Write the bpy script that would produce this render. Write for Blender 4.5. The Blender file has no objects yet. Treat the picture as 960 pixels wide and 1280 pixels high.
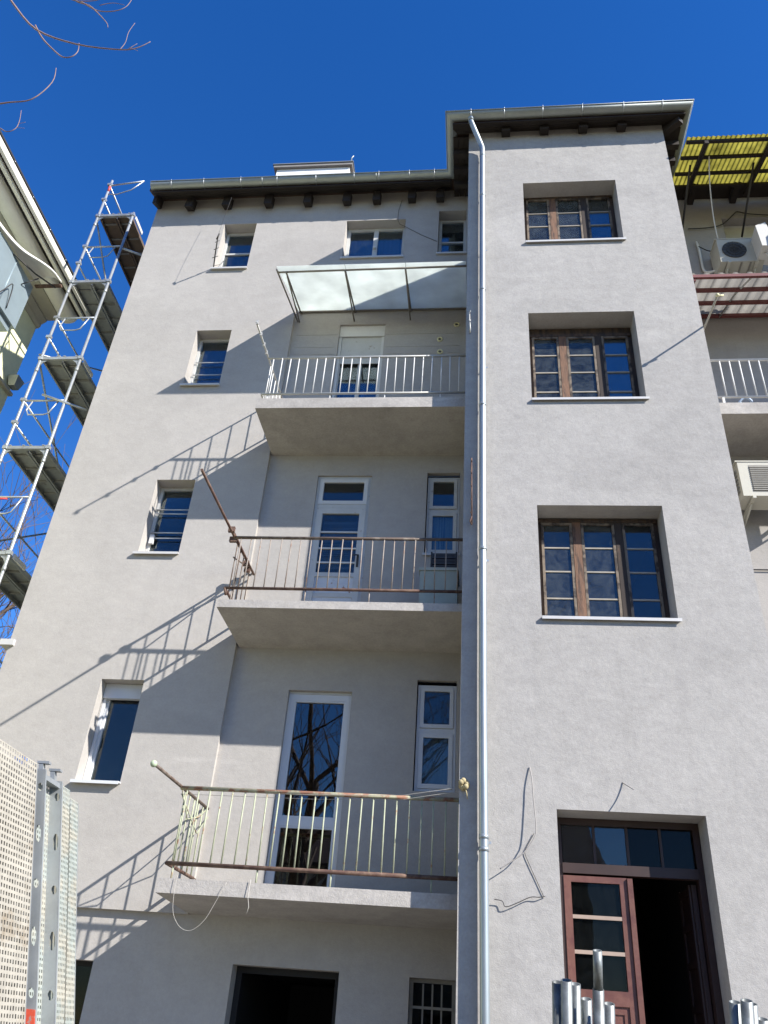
import bpy, math, random
from mathutils import Vector, Matrix
R_ = math.radians
scene = bpy.context.scene

# ------------------------------------------------------------------ camera
cam_d = bpy.data.cameras.new("camera")
cam = bpy.data.objects.new("camera", cam_d)
scene.collection.objects.link(cam)
scene.camera = cam
cam_d.sensor_fit = 'VERTICAL'
cam_d.sensor_height = 36.0
cam_d.sensor_width = 27.0
cam_d.lens = 36.0 * 1021.19 / 1280.0
cam_d.clip_start = 0.05
cam_d.clip_end = 2000
_r = Vector((0.9939038, 0.0886191, 0.0655895))
_d = Vector((0.0062343, 0.5487837, -0.8359411))
_f = Vector((-0.1100748, 0.8312539, 0.5448857))
cam.matrix_world = Matrix(((_r.x, -_d.x, -_f.x, 0.0), (_r.y, -_d.y, -_f.y, 0.0), (_r.z, -_d.z, -_f.z, 1.65), (0, 0, 0, 1)))

# ------------------------------------------------------------------ sky, sun, exposure
SUN_AZ, SUN_EL = 59.6, 34.4          # azimuth to the right of the facade normal, elevation
world = bpy.data.worlds.new("World")
scene.world = world
world.use_nodes = True
wn = world.node_tree
bg = wn.nodes["Background"]
sky = wn.nodes.new("ShaderNodeTexSky")
sky.sky_type = 'NISHITA'
sky.sun_disc = False
sky.sun_elevation = R_(SUN_EL)
sky.sun_rotation = R_(180.0 - SUN_AZ)
sky.altitude = 300
sky.air_density = 1.0
sky.dust_density = 0.0
sky.ozone_density = 3.0
hsv = wn.nodes.new("ShaderNodeHueSaturation")      # a clear, deep late-winter blue over the whole sky
hsv.inputs["Hue"].default_value = 0.514
hsv.inputs["Saturation"].default_value = 1.33
wn.links.new(sky.outputs[0], hsv.inputs["Color"])
wn.links.new(hsv.outputs[0], bg.inputs[0])
bg.inputs[1].default_value = 0.112
sun_d = bpy.data.lights.new("sun", 'SUN')
sun_d.energy = 5.0
sun_d.angle = R_(0.53)
sun_d.color = (1.0, 0.955, 0.89)
sun = bpy.data.objects.new("sun", sun_d)
scene.collection.objects.link(sun)
_dir = Vector((-math.sin(R_(SUN_AZ)) * math.cos(R_(SUN_EL)), math.cos(R_(SUN_AZ)) * math.cos(R_(SUN_EL)), -math.sin(R_(SUN_EL))))
sun.rotation_euler = _dir.to_track_quat('-Z', 'Y').to_euler()
sun.location = (20, -12, 25)
scene.view_settings.view_transform = 'Standard'
scene.view_settings.look = 'None'
scene.view_settings.exposure = 1.03
scene.view_settings.gamma = 1.0
scene.view_settings.use_curve_mapping = False

rnd = random.Random(7)
COL = scene.collection
WO = {}

# ------------------------------------------------------------------ materials
def mat(name, col, rough=0.8, metal=0.0, var=0.0, vscale=4.0, bump=0.0, bscale=60.0, col2=None, mixscale=5.0, mixlo=0.45, mixhi=0.6, spec=None, stretch=None):
    m = bpy.data.materials.new(name)
    m.use_nodes = True
    nt = m.node_tree
    N, L = nt.nodes, nt.links
    p = N["Principled BSDF"]
    p.inputs["Roughness"].default_value = rough
    p.inputs["Metallic"].default_value = metal
    if spec is not None:
        p.inputs["Specular IOR Level"].default_value = spec
    geo = N.new("ShaderNodeNewGeometry")
    vec = geo.outputs["Position"]
    if stretch:
        mp = N.new("ShaderNodeMapping")
        mp.inputs["Scale"].default_value = stretch
        L.new(vec, mp.inputs["Vector"])
        vec = mp.outputs["Vector"]
    c = None
    if col2 is not None:
        n = N.new("ShaderNodeTexNoise")
        n.inputs["Scale"].default_value = mixscale
        n.inputs["Detail"].default_value = 8
        n.inputs["Roughness"].default_value = 0.65
        L.new(vec, n.inputs["Vector"])
        r = N.new("ShaderNodeMapRange")
        r.inputs[1].default_value = mixlo
        r.inputs[2].default_value = mixhi
        L.new(n.outputs["Fac"], r.inputs[0])
        mx = N.new("ShaderNodeMixRGB")
        mx.inputs[1].default_value = (*col, 1)
        mx.inputs[2].default_value = (*col2, 1)
        L.new(r.outputs[0], mx.inputs[0])
        c = mx.outputs[0]
    if var > 0:
        n = N.new("ShaderNodeTexNoise")
        n.inputs["Scale"].default_value = vscale
        n.inputs["Detail"].default_value = 10
        n.inputs["Roughness"].default_value = 0.7
        L.new(vec, n.inputs["Vector"])
        r = N.new("ShaderNodeMapRange")
        r.inputs[1].default_value = 0.25
        r.inputs[2].default_value = 0.75
        r.inputs[3].default_value = 1 - var
        r.inputs[4].default_value = 1 + var
        L.new(n.outputs["Fac"], r.inputs[0])
        hs = N.new("ShaderNodeMixRGB")
        hs.blend_type = 'MULTIPLY'
        hs.inputs[0].default_value = 1
        if c is None:
            hs.inputs[1].default_value = (*col, 1)
        else:
            L.new(c, hs.inputs[1])
        L.new(r.outputs[0], hs.inputs[2])
        c = hs.outputs[0]
    if c is None:
        p.inputs["Base Color"].default_value = (*col, 1)
    else:
        L.new(c, p.inputs["Base Color"])
    if bump > 0:
        n = N.new("ShaderNodeTexNoise")
        n.inputs["Scale"].default_value = bscale
        n.inputs["Detail"].default_value = 6
        L.new(vec, n.inputs["Vector"])
        b = N.new("ShaderNodeBump")
        b.inputs["Strength"].default_value = bump
        b.inputs["Distance"].default_value = 0.01
        L.new(n.outputs["Fac"], b.inputs["Height"])
        L.new(b.outputs[0], p.inputs["Normal"])
    return m

def stucco(name, col, mottle, grain, patch=(1.0, 1.0, 1.0)):
    """fine trowelled render: mottling at three sizes, faint horizontal lifts, grainy relief"""
    m = bpy.data.materials.new(name)
    m.use_nodes = True
    nt = m.node_tree
    N, L = nt.nodes, nt.links
    p = N["Principled BSDF"]
    p.inputs["Roughness"].default_value = 0.93
    p.inputs["Specular IOR Level"].default_value = 0.2
    geo = N.new("ShaderNodeNewGeometry")
    def noise(scale, lo, hi, a, b, det=6, st=None):
        vec = geo.outputs["Position"]
        if st:
            mp = N.new("ShaderNodeMapping")
            mp.inputs["Scale"].default_value = st
            L.new(vec, mp.inputs["Vector"])
            vec = mp.outputs["Vector"]
        n = N.new("ShaderNodeTexNoise")
        n.inputs["Scale"].default_value = scale
        n.inputs["Detail"].default_value = det
        n.inputs["Roughness"].default_value = 0.62
        L.new(vec, n.inputs["Vector"])
        r = N.new("ShaderNodeMapRange")
        r.inputs[1].default_value = lo
        r.inputs[2].default_value = hi
        r.inputs[3].default_value = a
        r.inputs[4].default_value = b
        L.new(n.outputs["Fac"], r.inputs[0])
        return r.outputs[0]
    def mul(a, b):
        q = N.new("ShaderNodeMath")
        q.operation = 'MULTIPLY'
        L.new(a, q.inputs[0])
        L.new(b, q.inputs[1])
        return q.outputs[0]
    v = mul(noise(0.7, 0.3, 0.7, 1 - mottle * 0.7, 1 + mottle * 0.7), noise(5.0, 0.3, 0.7, 1 - mottle, 1 + mottle, 8, (1.0, 1.0, 1.5)))
    v = mul(v, noise(38.0, 0.3, 0.7, 1 - mottle * 0.9, 1 + mottle * 0.9, 4))
    v = mul(v, noise(2.2, 0.66, 0.8, 1.0, 1.0 + mottle * 1.6, 3, (0.35, 1, 2.2)))       # pale trowel smears
    v = mul(v, noise(1.7, 0.62, 0.78, 1.0, 1.0 - mottle * 1.3, 5, (1.6, 1, 0.5)))       # darker weathered streaks
    v = mul(v, noise(1.0, 0.56, 0.74, 1.0, 1.0 - mottle * 0.6, 4, (7.0, 7.0, 0.35)))     # run-off streaks
    v = mul(v, noise(0.55, 0.47, 0.50, 1.0 - mottle * 0.45, 1.0 + mottle * 0.45, 2, (0.6, 1.0, 1.0)))   # day-work patches
    mx = N.new("ShaderNodeMixRGB")
    mx.blend_type = 'MULTIPLY'
    mx.inputs[0].default_value = 1
    mx.inputs[1].default_value = (*col, 1)
    L.new(v, mx.inputs[2])
    L.new(mx.outputs[0], p.inputs["Base Color"])
    n1 = N.new("ShaderNodeTexNoise")
    n1.inputs["Scale"].default_value = 95
    n1.inputs["Detail"].default_value = 5
    n2 = N.new("ShaderNodeTexNoise")
    n2.inputs["Scale"].default_value = 14
    n2.inputs["Detail"].default_value = 5
    L.new(geo.outputs["Position"], n1.inputs["Vector"])
    L.new(geo.outputs["Position"], n2.inputs["Vector"])
    ad = N.new("ShaderNodeMath")
    ad.operation = 'MULTIPLY_ADD'
    L.new(n2.outputs["Fac"], ad.inputs[0])
    ad.inputs[1].default_value = 1.6
    L.new(n1.outputs["Fac"], ad.inputs[2])
    b = N.new("ShaderNodeBump")
    b.inputs["Strength"].default_value = grain
    b.inputs["Distance"].default_value = 0.006
    L.new(ad.outputs[0], b.inputs["Height"])
    L.new(b.outputs[0], p.inputs["Normal"])
    return m

def glass_mat(name, tint=(0.75, 0.82, 0.84), boost=1.9, dirt_and_veil=0.0, wav=0.05):
    m = bpy.data.materials.new(name)
    m.use_nodes = True
    nt = m.node_tree
    N, L = nt.nodes, nt.links
    out = N["Material Output"]
    N.remove(N["Principled BSDF"])
    fr = N.new("ShaderNodeFresnel")
    fr.inputs["IOR"].default_value = 1.52
    mu = N.new("ShaderNodeMath")
    mu.operation = 'MULTIPLY'
    mu.use_clamp = True
    mu.inputs[1].default_value = boost
    L.new(fr.outputs[0], mu.inputs[0])
    tr = N.new("ShaderNodeBsdfTransparent")
    tr.inputs[0].default_value = (*tint, 1)
    gl = N.new("ShaderNodeBsdfGlossy")
    gl.inputs["Roughness"].default_value = 0.01
    gl.inputs[0].default_value = (0.95, 0.97, 1, 1)
    geo = N.new("ShaderNodeNewGeometry")
    nz = N.new("ShaderNodeTexNoise")
    nz.inputs["Scale"].default_value = 2.5
    nz.inputs["Detail"].default_value = 2
    L.new(geo.outputs["Position"], nz.inputs["Vector"])
    bp = N.new("ShaderNodeBump")
    bp.inputs["Strength"].default_value = wav
    bp.inputs["Distance"].default_value = 0.02
    L.new(nz.outputs["Fac"], bp.inputs["Height"])
    L.new(bp.outputs[0], gl.inputs["Normal"])
    mx = N.new("ShaderNodeMixShader")
    L.new(mu.outputs[0], mx.inputs[0])
    L.new(tr.outputs[0], mx.inputs[1])
    L.new(gl.outputs[0], mx.inputs[2])
    last = mx.outputs[0]
    if dirt_and_veil > 0:
        df = N.new("ShaderNodeBsdfDiffuse")
        df.inputs[0].default_value = (0.42, 0.47, 0.46, 1)
        n3 = N.new("ShaderNodeTexNoise")
        n3.inputs["Scale"].default_value = 7
        n3.inputs["Detail"].default_value = 7
        n3.inputs["Distortion"].default_value = 1.2
        L.new(geo.outputs["Position"], n3.inputs["Vector"])
        rr = N.new("ShaderNodeMapRange")
        rr.inputs[1].default_value = 0.35
        rr.inputs[2].default_value = 0.75
        rr.inputs[3].default_value = dirt_and_veil * 0.25
        rr.inputs[4].default_value = dirt_and_veil
        L.new(n3.outputs["Fac"], rr.inputs[0])
        m2 = N.new("ShaderNodeMixShader")
        L.new(rr.outputs[0], m2.inputs[0])
        L.new(last, m2.inputs[1])
        L.new(df.outputs[0], m2.inputs[2])
        last = m2.outputs[0]
    L.new(last, out.inputs["Surface"])
    return m

def translucent_mat(name, col, tcol, fac, gloss=0.06, transp=0.0, var=0.25):
    m = bpy.data.materials.new(name)
    m.use_nodes = True
    nt = m.node_tree
    N, L = nt.nodes, nt.links
    out = N["Material Output"]
    N.remove(N["Principled BSDF"])
    geo = N.new("ShaderNodeNewGeometry")
    nz = N.new("ShaderNodeTexNoise")
    nz.inputs["Scale"].default_value = 3.0
    nz.inputs["Detail"].default_value = 7
    L.new(geo.outputs["Position"], nz.inputs["Vector"])
    rr = N.new("ShaderNodeMapRange")
    rr.inputs[1].default_value = 0.3
    rr.inputs[2].default_value = 0.7
    rr.inputs[3].default_value = 1 - var
    rr.inputs[4].default_value = 1 + var * 0.4
    L.new(nz.outputs["Fac"], rr.inputs[0])
    def tinted(c):
        q = N.new("ShaderNodeMixRGB")
        q.blend_type = 'MULTIPLY'
        q.inputs[0].default_value = 1
        q.inputs[1].default_value = (*c, 1)
        L.new(rr.outputs[0], q.inputs[2])
        return q.outputs[0]
    df = N.new("ShaderNodeBsdfDiffuse")
    L.new(tinted(col), df.inputs[0])
    tl = N.new("ShaderNodeBsdfTranslucent")
    L.new(tinted(tcol), tl.inputs[0])
    mx = N.new("ShaderNodeMixShader")
    mx.inputs[0].default_value = fac
    L.new(df.outputs[0], mx.inputs[1])
    L.new(tl.outputs[0], mx.inputs[2])
    last = mx.outputs[0]
    if transp > 0:
        tp = N.new("ShaderNodeBsdfTransparent")
        tp.inputs[0].default_value = (*tcol, 1)
        m4 = N.new("ShaderNodeMixShader")
        m4.inputs[0].default_value = transp
        L.new(last, m4.inputs[1])
        L.new(tp.outputs[0], m4.inputs[2])
        last = m4.outputs[0]
    gl = N.new("ShaderNodeBsdfGlossy")
    gl.inputs["Roughness"].default_value = 0.25
    m3 = N.new("ShaderNodeMixShader")
    m3.inputs[0].default_value = gloss
    L.new(last, m3.inputs[1])
    L.new(gl.outputs[0], m3.inputs[2])
    L.new(m3.outputs[0], out.inputs["Surface"])
    return m

M = {}
M['wall'] = stucco("grey_render", (0.364, 0.344, 0.320), 0.05, 0.28)
M['tower'] = stucco("tower_render", (0.346, 0.331, 0.311), 0.075, 0.42)
M['slab'] = stucco("balcony_render", (0.365, 0.343, 0.317), 0.11, 0.5)
M['neigh'] = stucco("neighbour_render", (0.32, 0.303, 0.285), 0.05, 0.3)
M['yellow'] = stucco("pale_yellow_render", (0.66, 0.66, 0.45), 0.05, 0.3)
M['eave'] = mat("painted_eave", (0.42, 0.39, 0.315), 0.7, var=0.12, vscale=2.0, bump=0.1, bscale=20)
M['white_eave'] = mat("pale_eave_moulding", (0.76, 0.74, 0.66), 0.6, var=0.1, vscale=3)
M['wood'] = mat("dark_eave_wood", (0.020, 0.014, 0.011), 0.85, var=0.35, vscale=9, bump=0.4, bscale=40, stretch=(1, 0.25, 1))
M['zinc'] = mat("weathered_zinc", (0.29, 0.315, 0.305), 0.5, 0.5, var=0.14, vscale=5)
M['pipe'] = mat("zinc_pipe", (0.30, 0.335, 0.35), 0.42, 0.6, var=0.16, vscale=3, stretch=(3, 3, 0.6))
M['galv'] = mat("galvanised_steel", (0.40, 0.42, 0.43), 0.42, 0.6, var=0.22, vscale=9)
M['galv_near'] = mat('weathered_tube_zinc', (0.185, 0.20, 0.20), 0.45, 0.45, var=0.35, vscale=14, col2=(0.11, 0.115, 0.11), mixscale=9, mixlo=0.5, mixhi=0.66)
M['galv_dull'] = mat("dull_galvanised_steel", (0.33, 0.345, 0.345), 0.50, 0.55, var=0.25, vscale=8, col2=(0.2, 0.19, 0.18), mixscale=6, mixlo=0.55, mixhi=0.7)
M['deck_dark'] = mat("deck_underside", (0.20, 0.20, 0.195), 0.7, 0.2, var=0.25, vscale=10)
M['deck_wood'] = mat("deck_plywood", (0.11, 0.08, 0.06), 0.8, var=0.3, vscale=6)
M['white'] = mat("white_paint", (0.56, 0.56, 0.545), 0.5, var=0.06, vscale=9)
M['white_old'] = mat("old_white_paint", (0.47, 0.47, 0.45), 0.6, var=0.1, vscale=6, col2=(0.27, 0.22, 0.17), mixscale=14, mixlo=0.62, mixhi=0.7)
M['pvc'] = mat("white_plastic_frame", (0.55, 0.56, 0.565), 0.35, var=0.03, vscale=5)
M['sill'] = mat("metal_sill", (0.50, 0.49, 0.475), 0.5, 0.1, var=0.06, vscale=8)
M['brown'] = mat("weathered_brown_wood", (0.062, 0.036, 0.022), 0.75, var=0.35, vscale=7, bump=0.4, bscale=30, col2=(0.022, 0.015, 0.012), mixscale=4, mixlo=0.45, mixhi=0.6, stretch=(4, 1, 0.6))
M['post'] = mat("sunlit_brown_post", (0.16, 0.082, 0.045), 0.75, var=0.3, vscale=7, bump=0.4, bscale=30, col2=(0.06, 0.034, 0.022), mixscale=6, mixlo=0.5, mixhi=0.65, stretch=(4, 1, 0.6))  # lighter copy of the brown wood, sunlight on the left post put into colour
M['dark_post'] = mat('blackened_post', (0.030, 0.020, 0.015), 0.8, var=0.35, vscale=9, col2=(0.10, 0.055, 0.032), mixscale=5, mixlo=0.6, mixhi=0.72, stretch=(4, 1, 0.6))
M['sash'] = mat("peeling_sash_wood", (0.16, 0.125, 0.09), 0.75, var=0.3, vscale=9, col2=(0.035, 0.024, 0.018), mixscale=7, mixlo=0.48, mixhi=0.58)
M['bar_pale'] = mat("glazing_bar_paint", (0.30, 0.27, 0.22), 0.6, var=0.25, vscale=12)
M['red_door'] = mat("red_brown_door_paint", (0.135, 0.055, 0.040), 0.5, var=0.2, vscale=6, bump=0.15, bscale=30, col2=(0.10, 0.034, 0.028), mixscale=5)
M['red_dark'] = mat("shaded_red_brown_frame", (0.032, 0.015, 0.012), 0.55, var=0.25, vscale=6)  # dark frame red, deepened for the head's shadow and the unlit leaf
M['rust'] = mat("rusty_painted_steel", (0.095, 0.066, 0.050), 0.75, var=0.3, vscale=20, col2=(0.16, 0.13, 0.105), mixscale=9, mixlo=0.5, mixhi=0.6)
M['rust_red'] = mat("rust_red_steel", (0.080, 0.040, 0.029), 0.8, var=0.3, vscale=20, col2=(0.14, 0.088, 0.062), mixscale=9)
M['pale_bar'] = mat("flaking_pale_bar", (0.24, 0.205, 0.175), 0.65, var=0.25, vscale=15, col2=(0.22, 0.13, 0.085), mixscale=11, mixlo=0.56, mixhi=0.64)
M['green_bar'] = mat("flaking_green_bar", (0.33, 0.35, 0.245), 0.65, var=0.2, vscale=15, col2=(0.25, 0.15, 0.09), mixscale=9, mixlo=0.58, mixhi=0.66)
M['green_rail'] = mat("flaking_green_rail", (0.30, 0.29, 0.20), 0.7, var=0.25, vscale=15, col2=(0.24, 0.115, 0.07), mixscale=7, mixlo=0.47, mixhi=0.56)
M['knob'] = mat("pale_green_knob", (0.36, 0.43, 0.29), 0.6, var=0.1)
M['steel_rail'] = mat("grey_steel_rail", (0.40, 0.40, 0.38), 0.5, 0.3, var=0.15, vscale=12)
M['glass'] = glass_mat("window_glass", boost=0.9, dirt_and_veil=0.03)  # faint grey veil added to tone down the blue of the mirrored sky
M['glass_old'] = glass_mat("dirty_window_glass", tint=(0.6, 0.66, 0.66), boost=1.2, dirt_and_veil=0.10)
M['glass_door'] = glass_mat("door_glass", tint=(0.4, 0.44, 0.44), boost=2.2, wav=0.02)
M['glass_dim'] = glass_mat('dimmed_grimy_glass', tint=(0.35, 0.38, 0.37), boost=0.25, dirt_and_veil=0.012)  # reflection turned down to imitate dark trees mirrored, with a trace of dirt
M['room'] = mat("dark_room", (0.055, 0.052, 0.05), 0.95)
M['opening_shade'] = mat("basement_opening_shade", (0.007, 0.007, 0.008), 0.7)  # near-black colour stands in for the darkness inside the basement openings
M['grille_bar'] = mat('dingy_grille_paint', (0.20, 0.19, 0.165), 0.7, var=0.2, vscale=12)
M['curtain'] = mat("blue_grey_curtain", (0.22, 0.26, 0.30), 0.9, var=0.25, vscale=9, stretch=(7, 1, 0.3))
M['dark_curtain'] = mat('dark_blue_blind', (0.045, 0.065, 0.10), 0.9, col2=(0.11, 0.13, 0.16), mixscale=3, mixlo=0.46, mixhi=0.54, stretch=(0.3, 1, 9))
M['blue_curtain'] = mat("blue_striped_curtain", (0.07, 0.15, 0.28), 0.9, col2=(0.30, 0.36, 0.41), mixscale=3, mixlo=0.46, mixhi=0.54, stretch=(9, 1, 0.1))
M['plastic'] = mat("cloudy_plastic_sheet", (0.42, 0.50, 0.49), 0.5, var=0.35, vscale=5, bump=0.6, bscale=9)
M['canopy'] = translucent_mat("frosted_canopy_sheet", (0.80, 0.83, 0.80), (0.93, 0.97, 0.94), 0.6, 0.02, var=0.14)
M['bronze'] = mat("canopy_bronze_profile", (0.20, 0.18, 0.155), 0.5, 0.4, var=0.1)
M['yellow_sheet'] = translucent_mat("yellow_corrugated_plastic", (0.21, 0.19, 0.045), (0.235, 0.21, 0.035), 0.7, 0.03, var=0.7)
M['grey_sheet'] = translucent_mat("grey_corrugated_plastic", (0.27, 0.265, 0.255), (0.31, 0.295, 0.27), 0.45, 0.04)
M['red_steel'] = mat("dark_red_painted_steel", (0.14, 0.038, 0.035), 0.6, var=0.15)
M['black_steel'] = mat("dark_steel", (0.03, 0.028, 0.026), 0.6)
M['ac'] = mat("aged_cream_casing", (0.42, 0.405, 0.34), 0.5, var=0.08, vscale=6)
M['ac_white'] = mat("white_casing", (0.56, 0.55, 0.51), 0.45, var=0.06, vscale=6)
M['grille'] = mat("dark_grille_and_hole_shade", (0.05, 0.05, 0.05), 0.6)  # near-black, also used to put shade into the plank holes
M['grille_tan'] = mat("tan_louvre", (0.20, 0.19, 0.165), 0.65, var=0.15, vscale=12)
M['sheet_metal'] = mat("blue_grey_sheet_metal", (0.25, 0.31, 0.34), 0.45, 0.35, var=0.12, vscale=2)
M['hood_metal'] = mat("rust_stained_hood", (0.72, 0.70, 0.64), 0.6, 0.05, var=0.12, vscale=4, col2=(0.34, 0.15, 0.06), mixscale=2.1, mixlo=0.66, mixhi=0.74)
M['perf'] = mat("mortar_splashed_deck", (0.36, 0.335, 0.28), 0.65, 0.2, var=0.22, vscale=14, col2=(0.23, 0.18, 0.12), mixscale=5, mixlo=0.56, mixhi=0.72)
M['perf_green'] = mat("greenish_perforated_deck", (0.33, 0.36, 0.325), 0.55, 0.3, var=0.2, vscale=14, col2=(0.40, 0.38, 0.31), mixscale=8)
M['channel'] = mat("channel_steel", (0.33, 0.35, 0.355), 0.45, 0.5, var=0.18, vscale=6)
M['orange'] = mat("orange_red_paint", (0.48, 0.065, 0.03), 0.7, var=0.25, vscale=20, col2=(0.30, 0.20, 0.17), mixscale=30, mixlo=0.55, mixhi=0.6)
M['blue'] = mat("blue_paint", (0.09, 0.16, 0.40), 0.6, var=0.2, vscale=20)
M['red_mark'] = mat("red_paint_ring", (0.45, 0.05, 0.05), 0.6)
M['black_cable'] = mat("black_cable", (0.035, 0.033, 0.032), 0.7)
M['grey_cable'] = mat("pale_wire", (0.42, 0.40, 0.36), 0.6)
M['render_cable'] = mat('render_splashed_cable', (0.30, 0.28, 0.26), 0.8, var=0.2, vscale=20)
M['white_cable'] = mat("white_conduit", (0.58, 0.57, 0.52), 0.6)
M['bark'] = mat("bark", (0.12, 0.085, 0.065), 0.85, var=0.3, vscale=12, bump=0.4, bscale=20)
M['twig'] = mat("lit_twig_bark", (0.23, 0.155, 0.125), 0.75, var=0.3, vscale=15)
M['roof'] = mat("dark_roof_tiles", (0.07, 0.04, 0.03), 0.8, var=0.2, vscale=6)
M['chimney'] = mat("white_chimney_render", (0.74, 0.74, 0.72), 0.8, var=0.05)
M['concrete'] = mat("concrete", (0.22, 0.21, 0.20), 0.9, var=0.2, vscale=3, bump=0.3)
M['pale_house'] = stucco("pale_house_render", (0.42, 0.40, 0.36), 0.05, 0.3)
M['vent'] = mat("yellowed_vent_ring", (0.60, 0.56, 0.34), 0.6)
M['snow'] = mat("white_covering", (0.75, 0.76, 0.77), 0.8)
M['rope'] = mat("frayed_cord", (0.36, 0.30, 0.17), 0.9, var=0.2, vscale=40)

# ------------------------------------------------------------------ mesh helpers
class MB:
    def __init__(s):
        s.v, s.f, s.smooth = [], [], []
    def add(s, vs, fs, smooth=False):
        o = len(s.v)
        s.v += [tuple(p) for p in vs]
        for q in fs:
            s.f.append(tuple(i + o for i in q))
            s.smooth.append(smooth)
        return s
    def quad(s, a, b, c, d):
        return s.add([a, b, c, d], [(0, 1, 2, 3)])
    def box(s, x0, x1, y0, y1, z0, z1):
        vs = [(x0, y0, z0), (x1, y0, z0), (x1, y1, z0), (x0, y1, z0), (x0, y0, z1), (x1, y0, z1), (x1, y1, z1), (x0, y1, z1)]
        return s.add(vs, [(0, 3, 2, 1), (4, 5, 6, 7), (0, 1, 5, 4), (1, 2, 6, 5), (2, 3, 7, 6), (3, 0, 4, 7)])
    def hexa(s, vs):      # 8 corners, order as box
        return s.add(vs, [(0, 3, 2, 1), (4, 5, 6, 7), (0, 1, 5, 4), (1, 2, 6, 5), (2, 3, 7, 6), (3, 0, 4, 7)])
    def frame(s, x0, x1, z0, z1, w, y0, y1):   # rectangular ring, butted
        s.box(x0, x1, y0, y1, z1 - w, z1)
        s.box(x0, x1, y0, y1, z0, z0 + w)
        s.box(x0, x0 + w, y0, y1, z0 + w, z1 - w)
        s.box(x1 - w, x1, y0, y1, z0 + w, z1 - w)
        return s
    def tube(s, pts, r, n=8, cap=True, hollow=0.0):
        pts = [Vector(p) for p in pts]
        k = len(pts)
        rs = r if isinstance(r, (list, tuple)) else [r] * k
        rings = []
        up = None
        for i, p in enumerate(pts):
            t = (pts[min(i + 1, k - 1)] - pts[max(i - 1, 0)])
            if t.length < 1e-9:
                t = Vector((0, 0, 1))
            t.normalize()
            if up is None:
                up = Vector((0, 0, 1)) if abs(t.z) < 0.9 else Vector((1, 0, 0))
            a = t.cross(up)
            if a.length < 1e-5:
                a = t.cross(Vector((0.3, 0.8, 0.5)))
            a.normalize()
            b = a.cross(t).normalized()
            up = b
            # widen at bends so that the tube keeps its thickness
            rings.append([p + (a * math.cos(2 * math.pi * j / n) + b * math.sin(2 * math.pi * j / n)) * rs[i] for j in range(n)])
        vs = [q for rg in rings for q in rg]
        fs = []
        for i in range(k - 1):
            for j in range(n):
                j2 = (j + 1) % n
                fs.append((i * n + j, i * n + j2, (i + 1) * n + j2, (i + 1) * n + j))
        s.add(vs, fs, True)
        if cap:
            base = len(s.v) - len(vs)
            s.f.append(tuple(base + j for j in reversed(range(n))))
            s.smooth.append(False)
            if hollow <= 0:
                s.f.append(tuple(base + (k - 1) * n + j for j in range(n)))
                s.smooth.append(False)
            else:     # open end with a wall thickness
                c = pts[-1]
                t = (pts[-1] - pts[-2]).normalized()
                inner = [c + (q - c) * hollow for q in rings[-1]]
                deep = [q - t * 0.12 for q in inner]
                o = len(s.v)
                s.v += [tuple(q) for q in inner] + [tuple(q) for q in deep]
                for j in range(n):
                    j2 = (j + 1) % n
                    s.f.append((base + (k - 1) * n + j, base + (k - 1) * n + j2, o + j2, o + j))
                    s.smooth.append(False)
                    s.f.append((o + j, o + j2, o + n + j2, o + n + j))
                    s.smooth.append(True)
                s.f.append(tuple(o + n + j for j in range(n)))
                s.smooth.append(False)
        return s
    def sphere(s, c, r, n=8):
        vs, fs = [], []
        for i in range(n + 1):
            th = math.pi * i / n
            for j in range(2 * n):
                ph = math.pi * j / n
                vs.append((c[0] + r * math.sin(th) * math.cos(ph), c[1] + r * math.sin(th) * math.sin(ph), c[2] + r * math.cos(th)))
        for i in range(n):
            for j in range(2 * n):
                j2 = (j + 1) % (2 * n)
                fs.append((i * 2 * n + j, (i + 1) * 2 * n + j, (i + 1) * 2 * n + j2, i * 2 * n + j2))
        return s.add(vs, fs, True)
    def build(s, name, m, parent=None):
        xs = [p[0] for p in s.v]; ys = [p[1] for p in s.v]; zs = [p[2] for p in s.v]
        o = Vector(((min(xs) + max(xs)) / 2, (min(ys) + max(ys)) / 2, min(zs)))
        me = bpy.data.meshes.new(name)
        me.from_pydata([(p[0] - o.x, p[1] - o.y, p[2] - o.z) for p in s.v], [], s.f)
        me.polygons.foreach_set("use_smooth", s.smooth)
        me.materials.append(M[m] if isinstance(m, str) else m)
        me.update()
        ob = bpy.data.objects.new(name, me)
        COL.objects.link(ob)
        WO[ob.name] = o
        if parent is not None:
            ob.parent = parent
            ob.location = o - WO[parent.name]
        else:
            ob.location = o
        return ob

def empty(name, loc):
    e = bpy.data.objects.new(name, None)
    COL.objects.link(e)
    e.location = loc
    e.empty_display_size = 0.3
    WO[e.name] = Vector(loc)
    return e

def tag(o, label, cat=None, group=None, kind=None):
    if label: o["label"] = label
    if cat: o["category"] = cat
    if group: o["group"] = group
    if kind: o["kind"] = kind
    return o

def again(o, delta, parent=None):
    """a copy of one part, sharing its mesh, moved by delta"""
    c = o.copy()
    COL.objects.link(c)
    par = parent or o.parent
    WO[c.name] = WO[o.name] + Vector(delta)
    c.parent = par
    c.location = WO[c.name] - (WO[par.name] if par else Vector((0, 0, 0)))
    return c

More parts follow.
